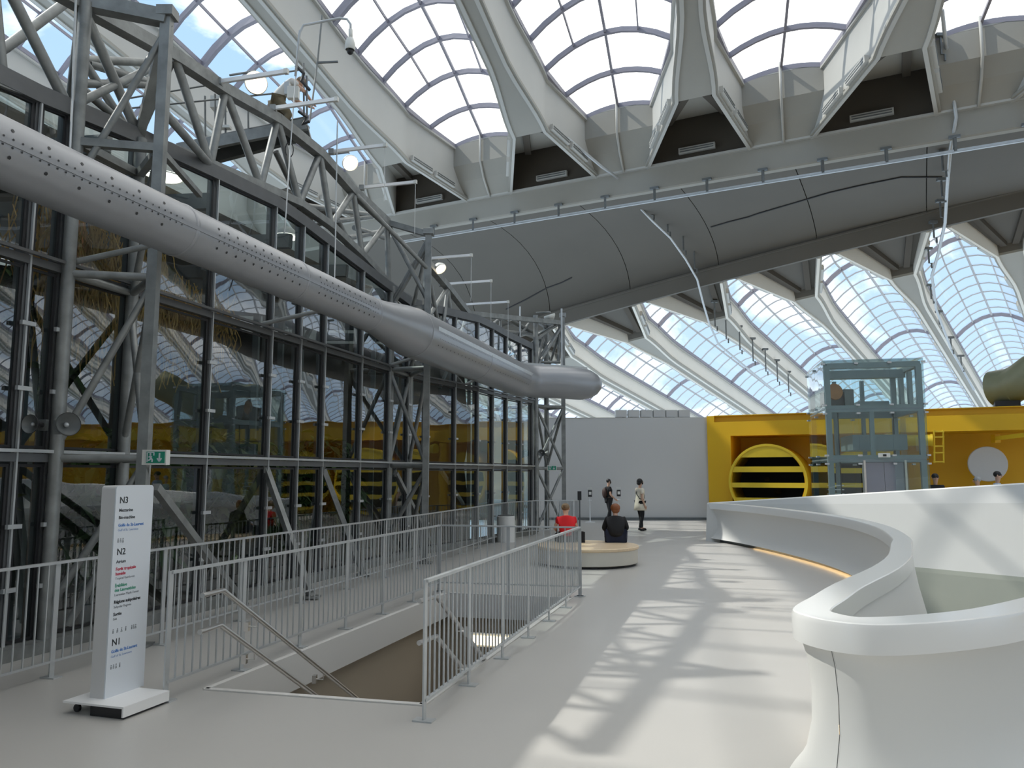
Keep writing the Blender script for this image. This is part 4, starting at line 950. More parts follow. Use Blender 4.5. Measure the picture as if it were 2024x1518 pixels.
# ================================================================== RAILINGS
bal_me = {}
def railing(name, label, pts, par=None, post_every=1.15, h=1.07, zt=None, open_ends=True, gap=.11, grp=None):
    t = thing(name, label, 'railing', (pts[0][0], pts[0][1], 0), grp)
    P_ = [V((p[0], p[1], 0)) for p in pts]
    add('top_rail', MB().sweep([p + V((0, 0, h - .012)) for p in P_], .045, .024), M['rail'], t)
    add('bottom_rail', MB().sweep([p + V((0, 0, .15)) for p in P_], .03, .02), M['rail'], t)
    if 'b' not in bal_me: bal_me['b'] = mesh('baluster', MB().box((0, 0, (h + .14) / 2), (.012, .012, h - .16)), M['rail'])
    if 'p' not in bal_me: bal_me['p'] = mesh('post', MB().box((0, 0, h / 2), (.014, .055, h)).box((0, 0, .006), (.16, .1, .012)), M['rail'])
    seg_ = [0]
    for a, b in zip(P_, P_[1:]): seg_.append(seg_[-1] + (b - a).length)
    tot_ = seg_[-1]
    def at(s_):
        for i in range(len(P_) - 1):
            if s_ <= seg_[i + 1] + 1e-6: return P_[i].lerp(P_[i + 1], (s_ - seg_[i]) / (seg_[i + 1] - seg_[i])), math.atan2((P_[i + 1] - P_[i]).y, (P_[i + 1] - P_[i]).x)
        return P_[-1], 0
    npst = max(1, round(tot_ / post_every)); pp = [tot_ * i / npst for i in range(npst + 1)]
    for s_ in pp:
        p, a_ = at(s_); inst('post', bal_me['p'], p, t, a_ + math.pi / 2)
    n = int(tot_ / gap)
    for i in range(1, n):
        s_ = tot_ * i / n
        if min(abs(s_ - q) for q in pp) < gap * .35: continue
        p, a_ = at(s_); inst('baluster', bal_me['b'], p, t, a_)
    return t
lr = [(-6.3, .5), (-5.16, 4.6), (-4.47, 7.06), (-3.13, 11.84), (-1.85, 16.4), (-1.0, 19.8), (-.6, 21.6), (-.08, 23.4), (.7, 24.7), (1.95, 25.1)]
railing('glass_wall_railing', 'long silver baluster railing following the foot of the glass wall', lr, post_every=1.45)
railing('stair_railing', 'near silver baluster railing on the right side of the stairwell', [(-.68, 6.32), (1.06, 12.5)], post_every=1.05, gap=.105)
railing('stair_railing', 'silver baluster railing on the left side of the stairwell, right of the white sign', [(-2.92, 6.86), (-1.18, 13.0)], post_every=1.05)
railing('stair_railing', 'short silver baluster railing across the far end of the stairwell', [(-1.18, 13.0), (1.06, 12.5)], post_every=1.15)
# stair handrails
sd = (SDd - SA).normalized(); dn = V((sd.x, sd.y, -.62))
def handrail(name, label, st_pt, side_, h_):
    t = thing('handrail', label, 'handrail', st_pt)
    s0 = V(st_pt); pts = [s0 - sd * .3 + side_ * .03, s0, s0 + dn * 3.6]
    add('tube', MB().path(pts, .022, 10), M['stainless'], t, smooth=True, auto=60)
    for k_ in (.5, 1.7, 2.9):
        q = s0 + dn * k_; bk = add('bracket', MB().path([q - V((0, 0, .02)), q - V((0, 0, .08)), q - V((0, 0, .08)) - side_ * .1], .007, 6), M['stainless'], t)
        add('wall_plate', MB().box(q - V((0, 0, .08)) - side_ * .1, (.04, .06, .08)), M['stainless'], bk)
    return t
lft = V((.96, -.27, 0))
handrail('handrail', 'upper stainless handrail on the left side of the descending stairs', (-2.42, 6.72, .93), lft, .9)
handrail('handrail', 'lower stainless handrail on the left side of the descending stairs', (-2.44, 6.75, .64), lft, .6)
handrail('handrail', 'upper stainless handrail on the right side of the descending stairs', (-.66, 7.0, .84), -lft, .9)
handrail('handrail', 'lower stainless handrail on the right side of the descending stairs', (-.66, 7.0, .50), -lft, .6)
# ================================================================== SIGN TOTEM
def font_mb(txt, size, bold=0.0):
    cu = D.curves.new('t', 'FONT'); cu.body = txt; cu.size = size; cu.extrude = .0006; cu.offset = bold; cu.resolution_u = 3
    o = D.objects.new('t', cu); COL.objects.link(o); bpy.context.view_layer.update()
    me = o.evaluated_get(bpy.context.evaluated_depsgraph_get()).to_mesh(); mb = MB(); mb.add([tuple(v.co) for v in me.vertices], [tuple(p.vertices) for p in me.polygons])
    o.evaluated_get(bpy.context.evaluated_depsgraph_get()).to_mesh_clear(); D.objects.remove(o); return mb
sn = V((.954, -.30, 0)); stt = V((.30, .954, 0)); UP = V((0, 0, 1))
C_ = V((-3.27, 6.54, 0))
sg_ = thing('wayfinding_sign', 'tall free-standing white sign panel listing levels N3, N2 and N1 on a white base', 'sign', C_ - sn * .1 + stt * .2)
TOPZ = 1.80
def rrect(z0, z1, w_, r=.03):
    P = [(0, z0), (w_, z0), (w_, z1 - r)] + [(w_ - r + r * math.cos(q), z1 - r + r * math.sin(q)) for q in [math.pi / 2 * j / 5 for j in range(1, 6)]] + [(r + r * math.cos(q), z1 - r + r * math.sin(q)) for q in [math.pi / 2 + math.pi / 2 * j / 5 for j in range(0, 5)]] + [(0, z1 - r)]
    return P
face_ = add('panel_face', MB().prism([C_ + stt * a + UP * z - sn * .012 for a, z in rrect(.10, TOPZ, .42)], sn * .012), M['signwhite'], sg_)
add('panel_body', MB().prism([C_ + stt * a + UP * z - sn * .15 for a, z in rrect(.10, TOPZ, .42)], sn * .137), M['signside'], sg_)
Fb = V((-3.01, 6.32, 0))
def bs(a, b, z): return Fb - sn * a + stt * b + UP * z
add('base_plate', MB().hexa([bs(0, 0, .085), bs(0, .5, .085), bs(.6, .5, .085), bs(.6, 0, .085)], [bs(0, 0, .10), bs(0, .5, .10), bs(.6, .5, .10), bs(.6, 0, .10)]), M['base_white'], sg_)
add('base_skirt', MB().hexa([bs(0, 0, .02), bs(0, .5, .02), bs(.015, .5, .02), bs(.015, 0, .02)], [bs(0, 0, .085), bs(0, .5, .085), bs(.015, .5, .085), bs(.015, 0, .085)]), M['base_white'], sg_)
add('base_weight', MB().hexa([bs(.02, .03, .0), bs(.02, .47, .0), bs(.35, .47, .0), bs(.35, .03, .0)], [bs(.02, .03, .085), bs(.02, .47, .085), bs(.35, .47, .085), bs(.35, .03, .085)]), M['black'], sg_)
for b in (.08, .42): add('caster', MB().lathe([(0, -.012), (.03, -.012), (.03, .012), (0, .012)], bs(.53, b, .031), stt, 14).beam(bs(.53, b, .03), bs(.53, b, .085), .02, .02), M['black'], sg_)
ink = {'k': mat('ink_dark', (.035, .04, .045), .6, var=0), 'b': mat('ink_blue', (.08, .22, .55), .6, var=0), 'r': mat('ink_red', (.50, .03, .07), .6, var=0), 'g': mat('ink_green', (.03, .28, .17), .6, var=0), 'l': mat('ink_grey', (.22, .24, .26), .6, var=0), 'lb': mat('ink_pale_blue', (.28, .38, .60), .6, var=0)}
lines = [('N3', .075, 1.655, 'k', .001), ('Mezzanine', .036, 1.585, 'k', .0008), ('Bio-machine', .036, 1.525, 'k', .0008), ('Golfe du St-Laurent', .035, 1.462, 'b', .0008), ('Gulf of St. Lawrence', .027, 1.425, 'lb', 0),
 ('N2', .075, 1.232, 'k', .001), ('Atrium', .036, 1.165, 'k', .0005), ('Forêt tropicale', .036, 1.105, 'r', .001), ('humide', .036, 1.067, 'r', .001), ('Tropical Rainforest', .027, 1.032, 'l', 0),
 ('Érablière', .036, .972, 'g', .0008), ('des Laurentides', .036, .935, 'g', .0008), ('Laurentian Maple Forest', .027, .90, 'l', 0), ('Régions subpolaires', .036, .84, 'k', .0012), ('Subpolar Regions', .027, .803, 'l', 0), ('Sortie', .036, .742, 'k', .001), ('Exit', .027, .708, 'l', 0),
 ('N1', .075, .505, 'k', .001), ('Golfe du St-Laurent', .035, .447, 'b', .0008), ('Gulf of St. Lawrence', .027, .41, 'lb', 0)]
for tx, sz, z, ck, bd in lines:
    mb = font_mb(tx, sz, bd); mb.v = [tuple(C_ + stt * (.04 + x) + UP * (z + y) + sn * (.0012 + w_)) for x, y, w_ in mb.v]
    add('lettering', mb, ink[ck], face_, label='printed words %s' % tx if len(tx) > 4 else None)
def icon_row(z, n, gap=.034, start=.04):
    mb = MB()
    for i in range(n):
        a = start + i * gap; P = lambda x, y: C_ + stt * (a + x) + UP * (z + y) + sn * .0015
        mb.lathe([(0, .0008), (.0055, .0008), (.0055, 0)], P(.008, .032), sn, 10)
        if i % 3 == 0: mb.beam(P(.008, .002), P(.008, .024), .001, .011, stt)
        elif i % 3 == 1: mb.beam(P(.003, .002), P(.003, .024), .001, .004, stt).beam(P(.013, .002), P(.013, .024), .001, .004, stt).beam(P(.003, .022), P(.013, .022), .001, .004)
        else: mb.beam(P(.0, .002), P(.008, .024), .001, .004, stt).beam(P(.016, .002), P(.008, .024), .001, .004, stt).beam(P(.0, .003), P(.016, .003), .001, .004)
    add('pictograms', mb, ink['l'], face_)
icon_row(1.33, 3, .026); icon_row(.60, 4, .045); icon_row(.60, 3, .022, .24); icon_row(.318, 3, .026); icon_row(.318, 1, .03, .13)

# ================================================================== BENCH, BIN, STANDS
bc = V((1.60, 16.95, 0)); t = thing('round_bench', 'low round bench with a pale wooden top and a light grey drum side', 'bench', bc)
add('seat', MB().lathe([(0, .33), (1.06, .33), (1.085, .345), (1.085, .385), (1.07, .40), (0, .40)], bc, UP, 64), M['wood'], t, smooth=True, auto=40)
add('side', MB().lathe([(1.05, .05), (1.06, .06), (1.06, .335)], bc, UP, 64), M['benchside'], t, smooth=True, auto=40)
add('plinth', MB().lathe([(.98, 0), (.98, .055), (1.05, .055)], bc, UP, 64), M['black'], t)
q = V((-.17, 22.3, 0)); t = thing('waste_bin', 'white cylindrical bin with a grey top beside the railing', 'bin', q)
add('body', MB().lathe([(0, 0), (.25, 0), (.25, .70), (.22, .73), (.22, .71)], q, UP, 32), M['white'], t, smooth=True, auto=40); add('lid', MB().lathe([(.235, .70), (.23, .735), (.12, .75), (.10, .72), (0, .72)], q, UP, 32), M['steel_dark'], t, smooth=True, auto=40)
def sanit(p, label, dark=False):
    p = V(p); t = thing('hand_sanitizer_stand', label, 'stand', p)
    add('base', MB().lathe([(0, 0), (.2, 0), (.2, .02), (.03, .035), (.025, .06), (0, .06)], p, UP, 24), M['base_white'], t, smooth=True, auto=40)
    add('pole', MB().tube(p + V((0, 0, .03)), p + V((0, 0, 1.0)), .022, 10), M['base_white'] if not dark else M['rail'], t)
    add('drip_tray', MB().box(p + V((0, -.04, .86)), (.12, .14, .03)), M['base_white'], t)
    add('dispenser', MB().box(p + V((0, -.04, 1.12)), (.15, .1, .26)), M['black'], t)
    add('placard', MB().box(p + V((0, 0, 1.18)), (.17, .015, .34)).box(p + V((0, -.094, 1.13)), (.1, .01, .12)), M['offwhite'], t)
sanit((3.07, 31.2, 0), 'hand sanitizer stand on a thin white pole left of the man in the black T-shirt')
p_ = atz(1216, 1031, 0); sanit((4.28, 31.8, 0), 'hand sanitizer stand just right of the man in the black T-shirt', True)
kp = V((2.1, 25.45, 0)); t = thing('ticket_post', 'slim black scanner post at the end of the glass wall railing', 'post', kp)
add('post', MB().box(kp + V((0.05, -.2, .62)), (.05, .05, 1.2)), M['steel_dark'], t); add('head', MB().box(kp + V((.05, -.22, 1.2)), (.12, .08, .28)), M['black'], t)
add('tail_panel', MB().box(kp + V((-.3, -.12, .55)), (.6, .02, .95)), M['rail'], t)

# ================================================================== GLASS LIFT
FL, FR, BL, BR = V((9.30, 23, 0)), V((11.72, 22.45, 0)), V((9.92, 25.8, 0)), V((12.34, 25.25, 0))
el = thing('glass_lift', 'free-standing glass lift shaft framed in blue-grey steel behind the white parapet', 'lift', FL)
H_ = 5.05
for p in (FL, FR, BL, BR): add('corner_post', MB().beam(p, p + V((0, 0, H_)), .15, .15, (FR - FL)), M['teal'], el)
for z in (2.33, 3.78, H_):
    for a, b in ((FL, FR), (FL, BL), (FR, BR), (BL, BR)): add('ring_beam', MB().beam(a + V((0, 0, z)), b + V((0, 0, z)), .14, .2 if z != H_ else .16), M['teal'], el)
mid = FL.lerp(FR, .47); add('mid_post', MB().beam(mid + V((0, 0, 2.3)), mid + V((0, 0, 3.8)), .12, .12, (FR - FL)), M['teal'], el)
for s_ in (.28, .62): q = BL.lerp(BR, s_); add('guide_rail', MB().beam(q, q + V((0, 0, 4.9)), .1, .12), M['teal'], el)
for s_ in (.33, .66): q = FR.lerp(BR, s_); add('guide_rail', MB().beam(q + V((0, 0, 3.7)), q + V((0, 0, 4.95)), .12, .12), M['teal'], el)
add('roof_beam', MB().beam(BL.lerp(FL, .5) + V((0, 0, H_ - .1)), BR.lerp(FR, .5) + V((0, 0, H_ - .1)), .2, .25), M['teal'], el)
cen = (FL + FR + BL + BR) / 4
def go(p, k=.13): d_ = (V((p.x, p.y, 0)) - cen).normalized(); return p + d_ * k * 1.4
for a, b, n in ((FL, FR, 3), (BL, FL, 2), (FR, BR, 2), (BR, BL, 2)):
    a, b = go(a), go(b)
    for i in range(n):
        for z0, z1 in ((0, 2.28), (2.32, 3.74), (3.78, 5.2)):
            if a.x < 9.5 and b.x > 11 and z0 == 0 and i == 1: continue
            p, q = a.lerp(b, (i + .006) / n), a.lerp(b, (i + .994) / n)
            add('glass_panel', MB().hexa([p + V((0, 0, z0)), q + V((0, 0, z0)), q + V((0, 0, z1)), p + V((0, 0, z1))], [(p + V((0, 0, z0))).lerp(cen + V((0, 0, z0)), .006), (q + V((0, 0, z0))).lerp(cen + V((0, 0, z0)), .006), (q + V((0, 0, z1))).lerp(cen + V((0, 0, z1)), .006), (p + V((0, 0, z1))).lerp(cen + V((0, 0, z1)), .006)]), M['liftglass'], el)
            for z in (z0 + .1, z1 - .1):
                for w_ in (p, q): add('spider_clamp', MB().box(w_ + V((0, 0, z)), (.1, .06, .05)), M['rail'], el)
rp = [go(FL), go(FR), go(BR), go(BL)]
add('glass_roof', MB().hexa([p + V((0, 0, 5.2)) for p in rp], [p + V((0, 0, 5.215)) for p in rp]), M['liftglass'], el)
dl, dr_ = FL.lerp(FR, .36), FL.lerp(FR, .80)
nn = (cen - (FL + FR) / 2).normalized()
for i in range(2):
    a = dl.lerp(dr_, i * .5 + .004); b = dl.lerp(dr_, i * .5 + .496)
    add('door_leaf', MB().hexa([a, b, b + nn * .05, a + nn * .05], [p + V((0, 0, 2.22)) for p in (a, b, b + nn * .05, a + nn * .05)]), M['door'], el)
for p in (dl, dr_): add('door_jamb', MB().beam(p - nn * .02, p - nn * .02 + V((0, 0, 2.28)), .06, .12), M['stainless'], el)
cp_ = FL.lerp(FR, .575) - nn * .14
cpn = add('control_panel', MB().box(cp_ + V((0, 0, 2.42)), (.31, .04, .12), math.atan2((FR - FL).y, (FR - FL).x)).box(cp_ + V((0, 0, 2.42)), (.27, .05, .1), math.atan2((FR - FL).y, (FR - FL).x)), M['offwhite'], el)
add('indicator', MB().box(cp_ + V((0, -.03, 2.42)), (.09, .03, .06), math.atan2((FR - FL).y, (FR - FL).x)), M['black'], cpn)
add('lift_car_roof', MB().box(cen + V((.25, 0, 2.82)), (1.5, 1.9, .45), -.22), M['teal'], el)
add('motor_housing', MB().box(cen + V((-.72, .4, 4.18)), (.62, .5, .5), .3), M['black'], el)
add('motor_housing', MB().box(cen + V((-.35, .35, 4.2)), (.3, .4, .62), .1), M['steel_dark'], el)
add('sheave', MB().lathe([(0, -.05), (.24, -.05), (.26, 0), (.24, .05), (0, .05)], cen + V((-.8, .1, 4.42)), (.1, -1, 0), 24), mat('rusty_orange', (.42, .17, .05), .6, var=.2), el, smooth=True, auto=40)
add('machine_bed', MB().box(cen + V((-.6, .3, 3.86)), (.95, .7, .08)), M['steel_dark'], el)
add('machine_bed', MB().box(cen + V((.55, .6, 4.05)), (.9, .6, .2), -.2), M['teal'], el)
for dx in (-.9, .78): add('lift_cable', MB().tube(cen + V((dx, -.3, 0)), cen + V((dx, -.3, 4.0)), .018, 5), M['black'], el)
add('roof_antenna', MB().path([BR + V((-.3, 0, 5.1)), BR + V((.05, -.1, 5.42)), BR + V((.05, -.1, 5.1))], .025, 6), M['steel_dark'], el)
for i in range(9): add('vent_louvre', MB().box(FL.lerp(BL, .45) + V((.35, 0, .5 + i * .13)), (.5, .05, .03)), M['base_white'], el)

# ================================================================== PEOPLE
skin_m = mat('skin', (.62, .38, .27), .5, var=.03)
hair_m = {'black': mat('black_hair', (.012, .010, .010), .5, var=.2), 'brown': mat('light_brown_hair', (.20, .13, .07), .55, var=.2), 'auburn': mat('auburn_hair', (.22, .07, .02), .55, var=.2), 'grey': mat('grey_hair', (.4, .4, .4), .6, var=.1)}
cloth = {'black': mat('black_cloth', (.012, .012, .014), .85, var=.2), 'red': mat('red_cloth', (.72, .012, .018), .8, var=.08), 'cream': mat('cream_cloth', (.82, .74, .60), .8, var=.05), 'navy': mat('navy_denim', (.02, .025, .05), .85, var=.2), 'olive': mat('olive_trousers', (.16, .13, .08), .85, var=.1), 'white': mat('white_cloth', (.66, .65, .62), .85, var=.05), 'paleblue': mat('pale_blue_cloth', (.45, .52, .62), .85, var=.05), 'tan': mat('dark_brown_canvas', (.05, .025, .02), .6)}
def skin_mesh(J, E_, root, lv=2):
    me = D.meshes.new('tmp'); ks = list(J); ix = {k: i for i, k in enumerate(ks)}
    me.from_pydata([J[k][0] for k in ks], [(ix[a], ix[b]) for a, b in E_], [])
    o = D.objects.new('tmp', me); COL.objects.link(o); md = o.modifiers.new('s', 'SKIN'); sub = o.modifiers.new('u', 'SUBSURF'); sub.levels = lv; sub.render_levels = lv
    sv = me.skin_vertices[0].data
    for k, i in ix.items():
        r = J[k][1]; sv[i].radius = r if isinstance(r, tuple) else (r, r); sv[i].use_root = (k == root)
    bpy.context.view_layer.update(); dg = bpy.context.evaluated_depsgraph_get(); ev = o.evaluated_get(dg); m2 = ev.to_mesh()
    mb = MB(); mb.add([tuple(v.co) for v in m2.vertices], [tuple(p.vertices) for p in m2.polygons]); ev.to_mesh_clear(); D.objects.remove(o); D.meshes.remove(me); return mb
def hand(mb, w_, d_, side_, pn, s=1.0):
    """palm and five curled fingers continuing from wrist w_ along d_"""
    d_ = V(d_).normalized(); sd_ = V(side_).normalized(); n = V(pn).normalized()
    mb.path([w_, w_ + d_ * .045 * s, w_ + d_ * .085 * s], [.024 * s, .032 * s, .030 * s], 8)
    for i, ln in enumerate((.07, .08, .075, .06)):
        b = w_ + d_ * .08 * s + sd_ * (i - 1.5) * .018 * s
        mb.path([b, b + d_ * ln * .5 * s + n * .006, b + d_ * ln * .85 * s + n * .022 * s], [.0095 * s, .0085 * s, .007 * s], 6)
    b = w_ + d_ * .03 * s - sd_ * .025 * s; mb.path([b, b - sd_ * .025 * s + d_ * .03 * s, b - sd_ * .03 * s + d_ * .06 * s], [.012 * s, .0105 * s, .008 * s], 6)
def person(label, loc, rz, pose, shirt, pants, hair, hstyle='short', mask=None, sleeve='short', extras=(), scale=1.0, shoes='black', head_rz=0.0, group=None, dress=False):
    J = {'pel': ((0, 0, .95), .115), 'bel': ((0, .0, 1.08), (.125, .10)), 'che': ((0, 0, 1.27), (.145, .11)), 'nb': ((0, -.01, 1.41), .062), 'nk': ((0, .005, 1.48), .052), 'hd0': ((0, .02, 1.55), .072), 'hd1': ((0, .015, 1.62), .082), 'hd2': ((0, .005, 1.68), .062),
         'hl': ((-.09, 0, .90), .095), 'kl': ((-.10, .02, .50), .058), 'al': ((-.10, -.02, .09), .038), 'tl': ((-.11, .10, .04), .036), 'hr': ((.09, 0, .90), .095), 'kr': ((.10, .02, .50), .058), 'ar': ((.10, -.02, .09), .038), 'tr': ((.11, .10, .04), .036),
         'sl': ((-.175, -.01, 1.36), .055), 'el': ((-.215, -.04, 1.09), .042), 'wl': ((-.205, .05, .86), .028), 'sr': ((.175, -.01, 1.36), .055), 'er': ((.215, -.04, 1.09), .042), 'wr': ((.205, .05, .86), .028)}
    for k, v in pose.items(): J[k] = v if isinstance(v[0], tuple) else (v, J[k][1])
    if scale: J = {k: (tuple(c * scale for c in p), (tuple(q * scale for q in r) if isinstance(r, tuple) else r * scale)) for k, (p, r) in J.items()}
    E_ = [('pel', 'bel'), ('bel', 'che'), ('che', 'nb'), ('nb', 'nk'), ('nk', 'hd0'), ('hd0', 'hd1'), ('hd1', 'hd2'), ('pel', 'hl'), ('hl', 'kl'), ('kl', 'al'), ('al', 'tl'), ('pel', 'hr'), ('hr', 'kr'), ('kr', 'ar'), ('ar', 'tr'), ('che', 'sl'), ('sl', 'el'), ('el', 'wl'), ('che', 'sr'), ('sr', 'er'), ('er', 'wr')]
    R = Matrix.Rotation(rz, 3, 'Z'); L0 = V(loc)
    def place(mb): mb.v = [tuple(R @ V(v) + L0) for v in mb.v]; return mb
    g = lambda k: V(J[k][0]); s = scale
    t = thing('person', label, 'person', loc, group)
    JB = dict(J)
    for k, f_ in (('pel', .72), ('bel', .85), ('hl', .7), ('hr', .7), ('kl', .85), ('kr', .85), ('che', .78), ('nb', .75), ('sl', .6), ('sr', .6)): r_ = J[k][1]; JB[k] = (J[k][0], tuple(q * f_ for q in r_) if isinstance(r_, tuple) else r_ * f_)
    b = skin_mesh(JB, E_, 'pel')
    for sd_, e, w_ in ((-1, 'el', 'wl'), (1, 'er', 'wr')):
        dd = (g(w_) - g(e)).normalized(); side_ = V((0, 1, 0)) if abs(dd.y) < .8 else V((1, 0, 0)); hand(b, g(w_), dd, -side_, dd.cross(side_) * sd_, s)
    hc = g('hd1'); HR = Matrix.Rotation(head_rz, 3, 'Z')
    fv = lambda x, y, z: hc + HR @ (V((x, y, z)) * s)
    b.ball(fv(0, .095, -.02), .014 * s, 8, 6, (1, 1.2, 1.6)); b.ball(fv(.083, .0, -.01), .022 * s, 8, 6, (.5, .9, 1.4)); b.ball(fv(-.083, .0, -.01), .022 * s, 8, 6, (.5, .9, 1.4))
    b.path([fv(-.02, .088, -.055), fv(0, .094, -.057), fv(.02, .088, -.055)], .006 * s, 5)
    body_ = add('body', place(b), skin_m, t, smooth=True)
    ey = MB().ball(fv(-.03, .085, .012), .011 * s, 8, 6).ball(fv(.03, .085, .012), .011 * s, 8, 6)
    add('eyes', place(ey), hair_m['black'], body_, smooth=True)
    def grow(keys, edges, dr, root, cut=None):
        K2 = {}
        for k in keys:
            p, r = J[k]; rr = tuple(q + dr * s for q in r) if isinstance(r, tuple) else r + dr * s; K2[k] = (p, rr)
        if cut: K2.update(cut)
        return skin_mesh(K2, edges, root)
    def between(a, b_, f_, r): return (tuple(g(a).lerp(g(b_), f_)), r * s)
    cut = {}; ed = [('pel', 'bel'), ('bel', 'che'), ('che', 'nb'), ('che', 'sl'), ('che', 'sr')]; ks = ['pel', 'bel', 'che', 'sl', 'sr']
    cut['nb'] = (J['nb'][0], .085 * s)
    if sleeve == 'short':
        cut['ml'] = between('sl', 'el', .55, .062); cut['mr'] = between('sr', 'er', .55, .062); ed += [('sl', 'ml'), ('sr', 'mr')]
    elif sleeve == 'long':
        ks += ['el', 'er']; cut['ml'] = between('el', 'wl', .92, .042); cut['mr'] = between('er', 'wr', .92, .042); ed += [('sl', 'el'), ('el', 'ml'), ('sr', 'er'), ('er', 'mr')]
    add('shirt' if not dress else 'dress', place(grow(ks, ed, .022, 'pel', cut)), cloth[shirt], t, smooth=True)
    if dress:
        p0 = g('bel'); add('dress_skirt', place(MB().lathe([(.12 * s, .12 * s), (.15 * s, 0), (.19 * s, -.22 * s), (.215 * s, -.40 * s), (.20 * s, -.40 * s), (.13 * s, -.1 * s)], p0, UP, 20)), cloth[shirt], t, smooth=True)
    add('trousers', place(grow(['pel', 'hl', 'hr', 'kl', 'kr', 'al', 'ar'], [('pel', 'hl'), ('pel', 'hr'), ('hl', 'kl'), ('hr', 'kr'), ('kl', 'al'), ('kr', 'ar')], .016, 'pel')), cloth[pants], t, smooth=True)
    for a_, t__ in (('al', 'tl'), ('ar', 'tr')):
        pa, pt = g(a_), g(t__); add('shoe', place(MB().path([pa - (pt - pa).normalized() * .05 * s - V((0, 0, .035 * s)), pa.lerp(pt, .4) - V((0, 0, .025 * s)), pt, pt + (pt - pa).normalized() * .05 * s], [.04 * s, .047 * s, .042 * s, .02 * s], 10)), cloth[shoes], t, smooth=True)
    HB = {'short': [(0, -.012, .028, .098, (1, 1.02, .95))], 'bob': [(0, -.018, .02, .106, (1.12, 1.02, 1.0)), (0, -.045, -.035, .095, (1.2, .85, .85))], 'bun': [(0, -.015, .026, .098, (1, 1, .95)), (0, -.09, .06, .04, (1, 1, 1))], 'back': [(0, -.022, .012, .104, (1.12, 1.0, 1.0)), (0, -.05, -.045, .08, (1.2, .75, .85))]}[hstyle]
    hm = MB()
    for x, y, z, r, sc_ in HB: hm.ball(fv(x, y, z), r * s * .94, 16, 10, sc_, HR)
    add('hair', place(hm), hair_m[hair], t, smooth=True)
    if mask: add('face_mask', place(MB().ball(fv(0, .05, -.045), .062 * s, 14, 8, (1.05, .85, .75), HR)), cloth[mask] if mask in cloth else M['strip'], t, smooth=True)
    for e_ in extras: e_(t, place, g, s)
    return t
def backpack(t, place, g, s):
    c = g('che') + V((0, -.17, -.10)) * s; add('backpack', place(MB().ball(c, .17 * s, 14, 10, (.8, .55, 1.25))), cloth['tan'], t, smooth=True)
    for x in (-.09, .09): add('strap', place(MB().path([c + V((x, .05, .18)), c + V((x, .17, .24)), c + V((x, .28, .12)), c + V((x, .26, -.08))], .013, 6)), cloth['black'], t)
def crossbelt(t, place, g, s):
    c = g('che'); add('bag_strap', place(MB().path([c + V((-.12, .02, .13)), c + V((-.04, .135, .05)), c + V((.06, .14, -.08)), c + V((.15, .06, -.24)), c + V((.14, -.1, -.2)), c + V((0, -.15, -.02)), c + V((-.12, .0, .13))], .012, 6)), cloth['black'], t)
def handbag(t, place, g, s):
    add('handbag', place(MB().box(g('pel') + V((.32, -.05, -.02)), (.12, .26, .26))), cloth['black'], t)
PI = math.pi
person('man in black T-shirt and trousers with face mask and backpack before the grey wall', (3.78, 31.0, 0), -PI / 2 + .25, {'wr': (.2, .18, .95), 'er': (.22, .0, 1.1), 'tl': (-.12, .1, .04), 'kl': (-.1, .08, .5), 'al': (-.11, .1, .09), 'tr': (.11, .02, .04), 'ar': (.1, -.1, .09)}, 'black', 'black', 'brown' if False else 'black', 'short', 'black', extras=(backpack,), scale=.98, shoes='white', head_rz=-.15)
person('woman in a short cream dress and black leggings with a cross-body strap, walking right', (4.30, 26.6, 0), -PI / 2 + .35, {'wl': (-.26, .22, .90), 'el': (-.25, .05, 1.1), 'kl': (-.09, .06, .5), 'al': (-.09, .10, .09), 'tl': (-.09, .22, .04), 'ar': (.1, -.08, .09), 'tr': (.1, .04, .04)}, 'cream', 'black', 'black', 'bob', 'black', extras=(crossbelt,), scale=1.0, dress=True, head_rz=-.2)
sit = {'pel': (0, 0, .12), 'bel': (0, -.03, .26), 'che': (0, -.01, .44), 'nb': (0, .03, .565), 'nk': (0, .05, .61), 'hd0': (0, .08, .665), 'hd1': (0, .08, .735), 'hd2': (0, .07, .79), 'hl': (-.1, .04, .10), 'hr': (.1, .04, .10), 'kl': (-.14, .46, .11), 'kr': (.14, .46, .11), 'al': (-.14, .46, -.29), 'ar': (.14, .46, -.29), 'tl': (-.15, .58, -.35), 'tr': (.15, .58, -.35), 'sl': (-.175, .02, .505), 'sr': (.175, .02, .505), 'el': (-.25, .06, .30), 'er': (.25, .06, .30), 'wl': (-.16, .30, .22), 'wr': (.16, .30, .22)}
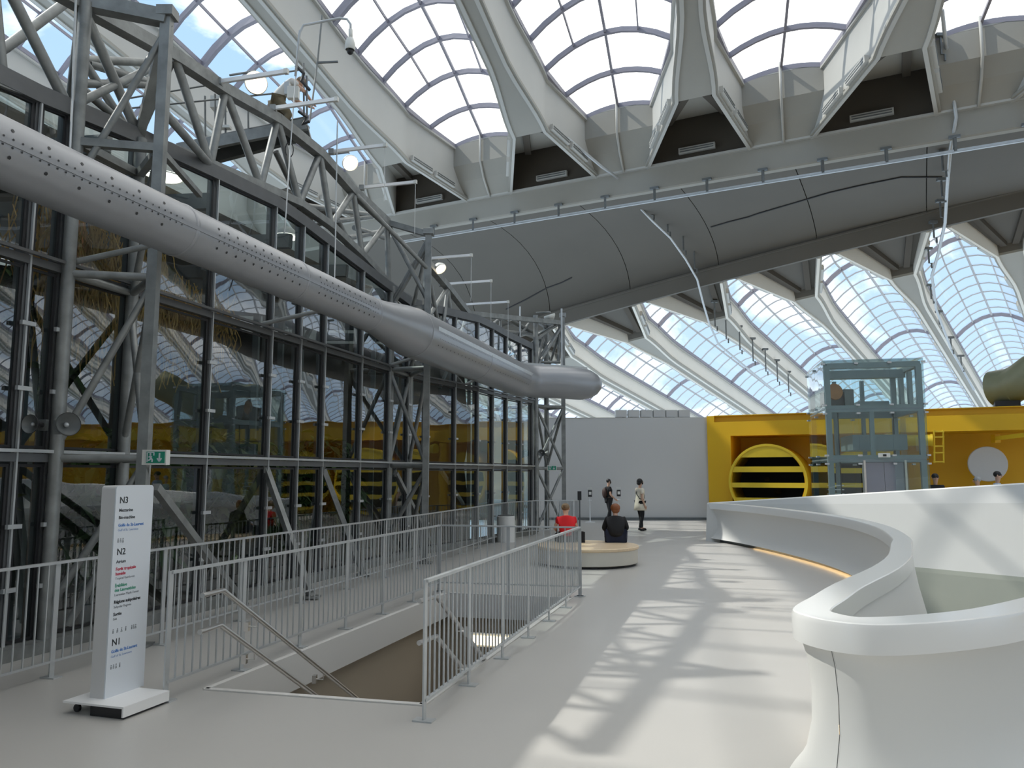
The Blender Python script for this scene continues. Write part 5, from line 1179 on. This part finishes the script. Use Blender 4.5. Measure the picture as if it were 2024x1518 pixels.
person('person in a bright red shirt sitting on the round bench, seen from behind', (1.20, 17.55, .40), .1, dict(sit, bel=((0, -.03, .26), (.16, .13)), che=((0, -.01, .44), (.165, .12)), hl=((-.12, .04, .11), .11), hr=((.12, .04, .11), .11)), 'red', 'black', 'brown', 'bun', 'white', scale=1.0, head_rz=-.5, extras=(handbag,))
person('red-haired person in black top and navy jeans sitting on the round bench', (2.28, 17.5, .40), -.05, dict(sit, bel=((0, -.04, .25), (.185, .15)), che=((0, -.01, .43), (.17, .13)), pel=((0, 0, .13), .16), hl=((-.14, .04, .12), .12), hr=((.14, .04, .12), .12)), 'black', 'navy', 'auburn', 'back', None, sleeve='long', scale=1.0, head_rz=.2)
wk = atY(560, 215, 13.4)
person('worker in white T-shirt and olive trousers bending over, high on the truss', (wk.x - .12, wk.y, wk.z - .78), -PI / 2 + .5, {'kl': (-.13, .22, .66), 'kr': (.13, .22, .66), 'al': (-.12, .0, .44), 'ar': (.12, .0, .44), 'tl': (-.12, .12, .40), 'tr': (.12, .12, .40), 'che': (0, .14, 1.22), 'bel': (0, .04, 1.07), 'nb': (0, .26, 1.33), 'nk': (0, .32, 1.37), 'hd0': (0, .38, 1.38), 'hd1': (0, .44, 1.40), 'hd2': (0, .49, 1.43), 'sl': (-.18, .22, 1.30), 'sr': (.18, .22, 1.30), 'el': (-.24, .42, 1.14), 'er': (.24, .42, 1.14), 'wl': (-.12, .58, 1.05), 'wr': (.12, .58, 1.05)}, 'white', 'olive', 'brown', 'short', None, scale=.98)
person('dark-haired visitor in a black T-shirt beyond the opening, right of the lift', (12.75, 23.8, 0), 2.9, {}, 'black', 'black', 'black', 'short', None, scale=1.1)
person('visitor in pale blue shirt with dark shoulder strap in front of the grey disc', (14.5, 23.6, 0), -2.2, {}, 'paleblue', 'navy', 'black', 'short', None, scale=1.14, extras=(crossbelt,))
person('grey-haired visitor leaning beside the one with the shoulder strap', (13.85, 23.5, 0), 1.2, {}, 'paleblue', 'navy', 'grey', 'short', None, scale=1.05)
person('dark-haired visitor cut off by the right edge of the picture', (15.7, 23.9, 0), 2.5, {}, 'black', 'navy', 'black', 'short', None, scale=1.07)
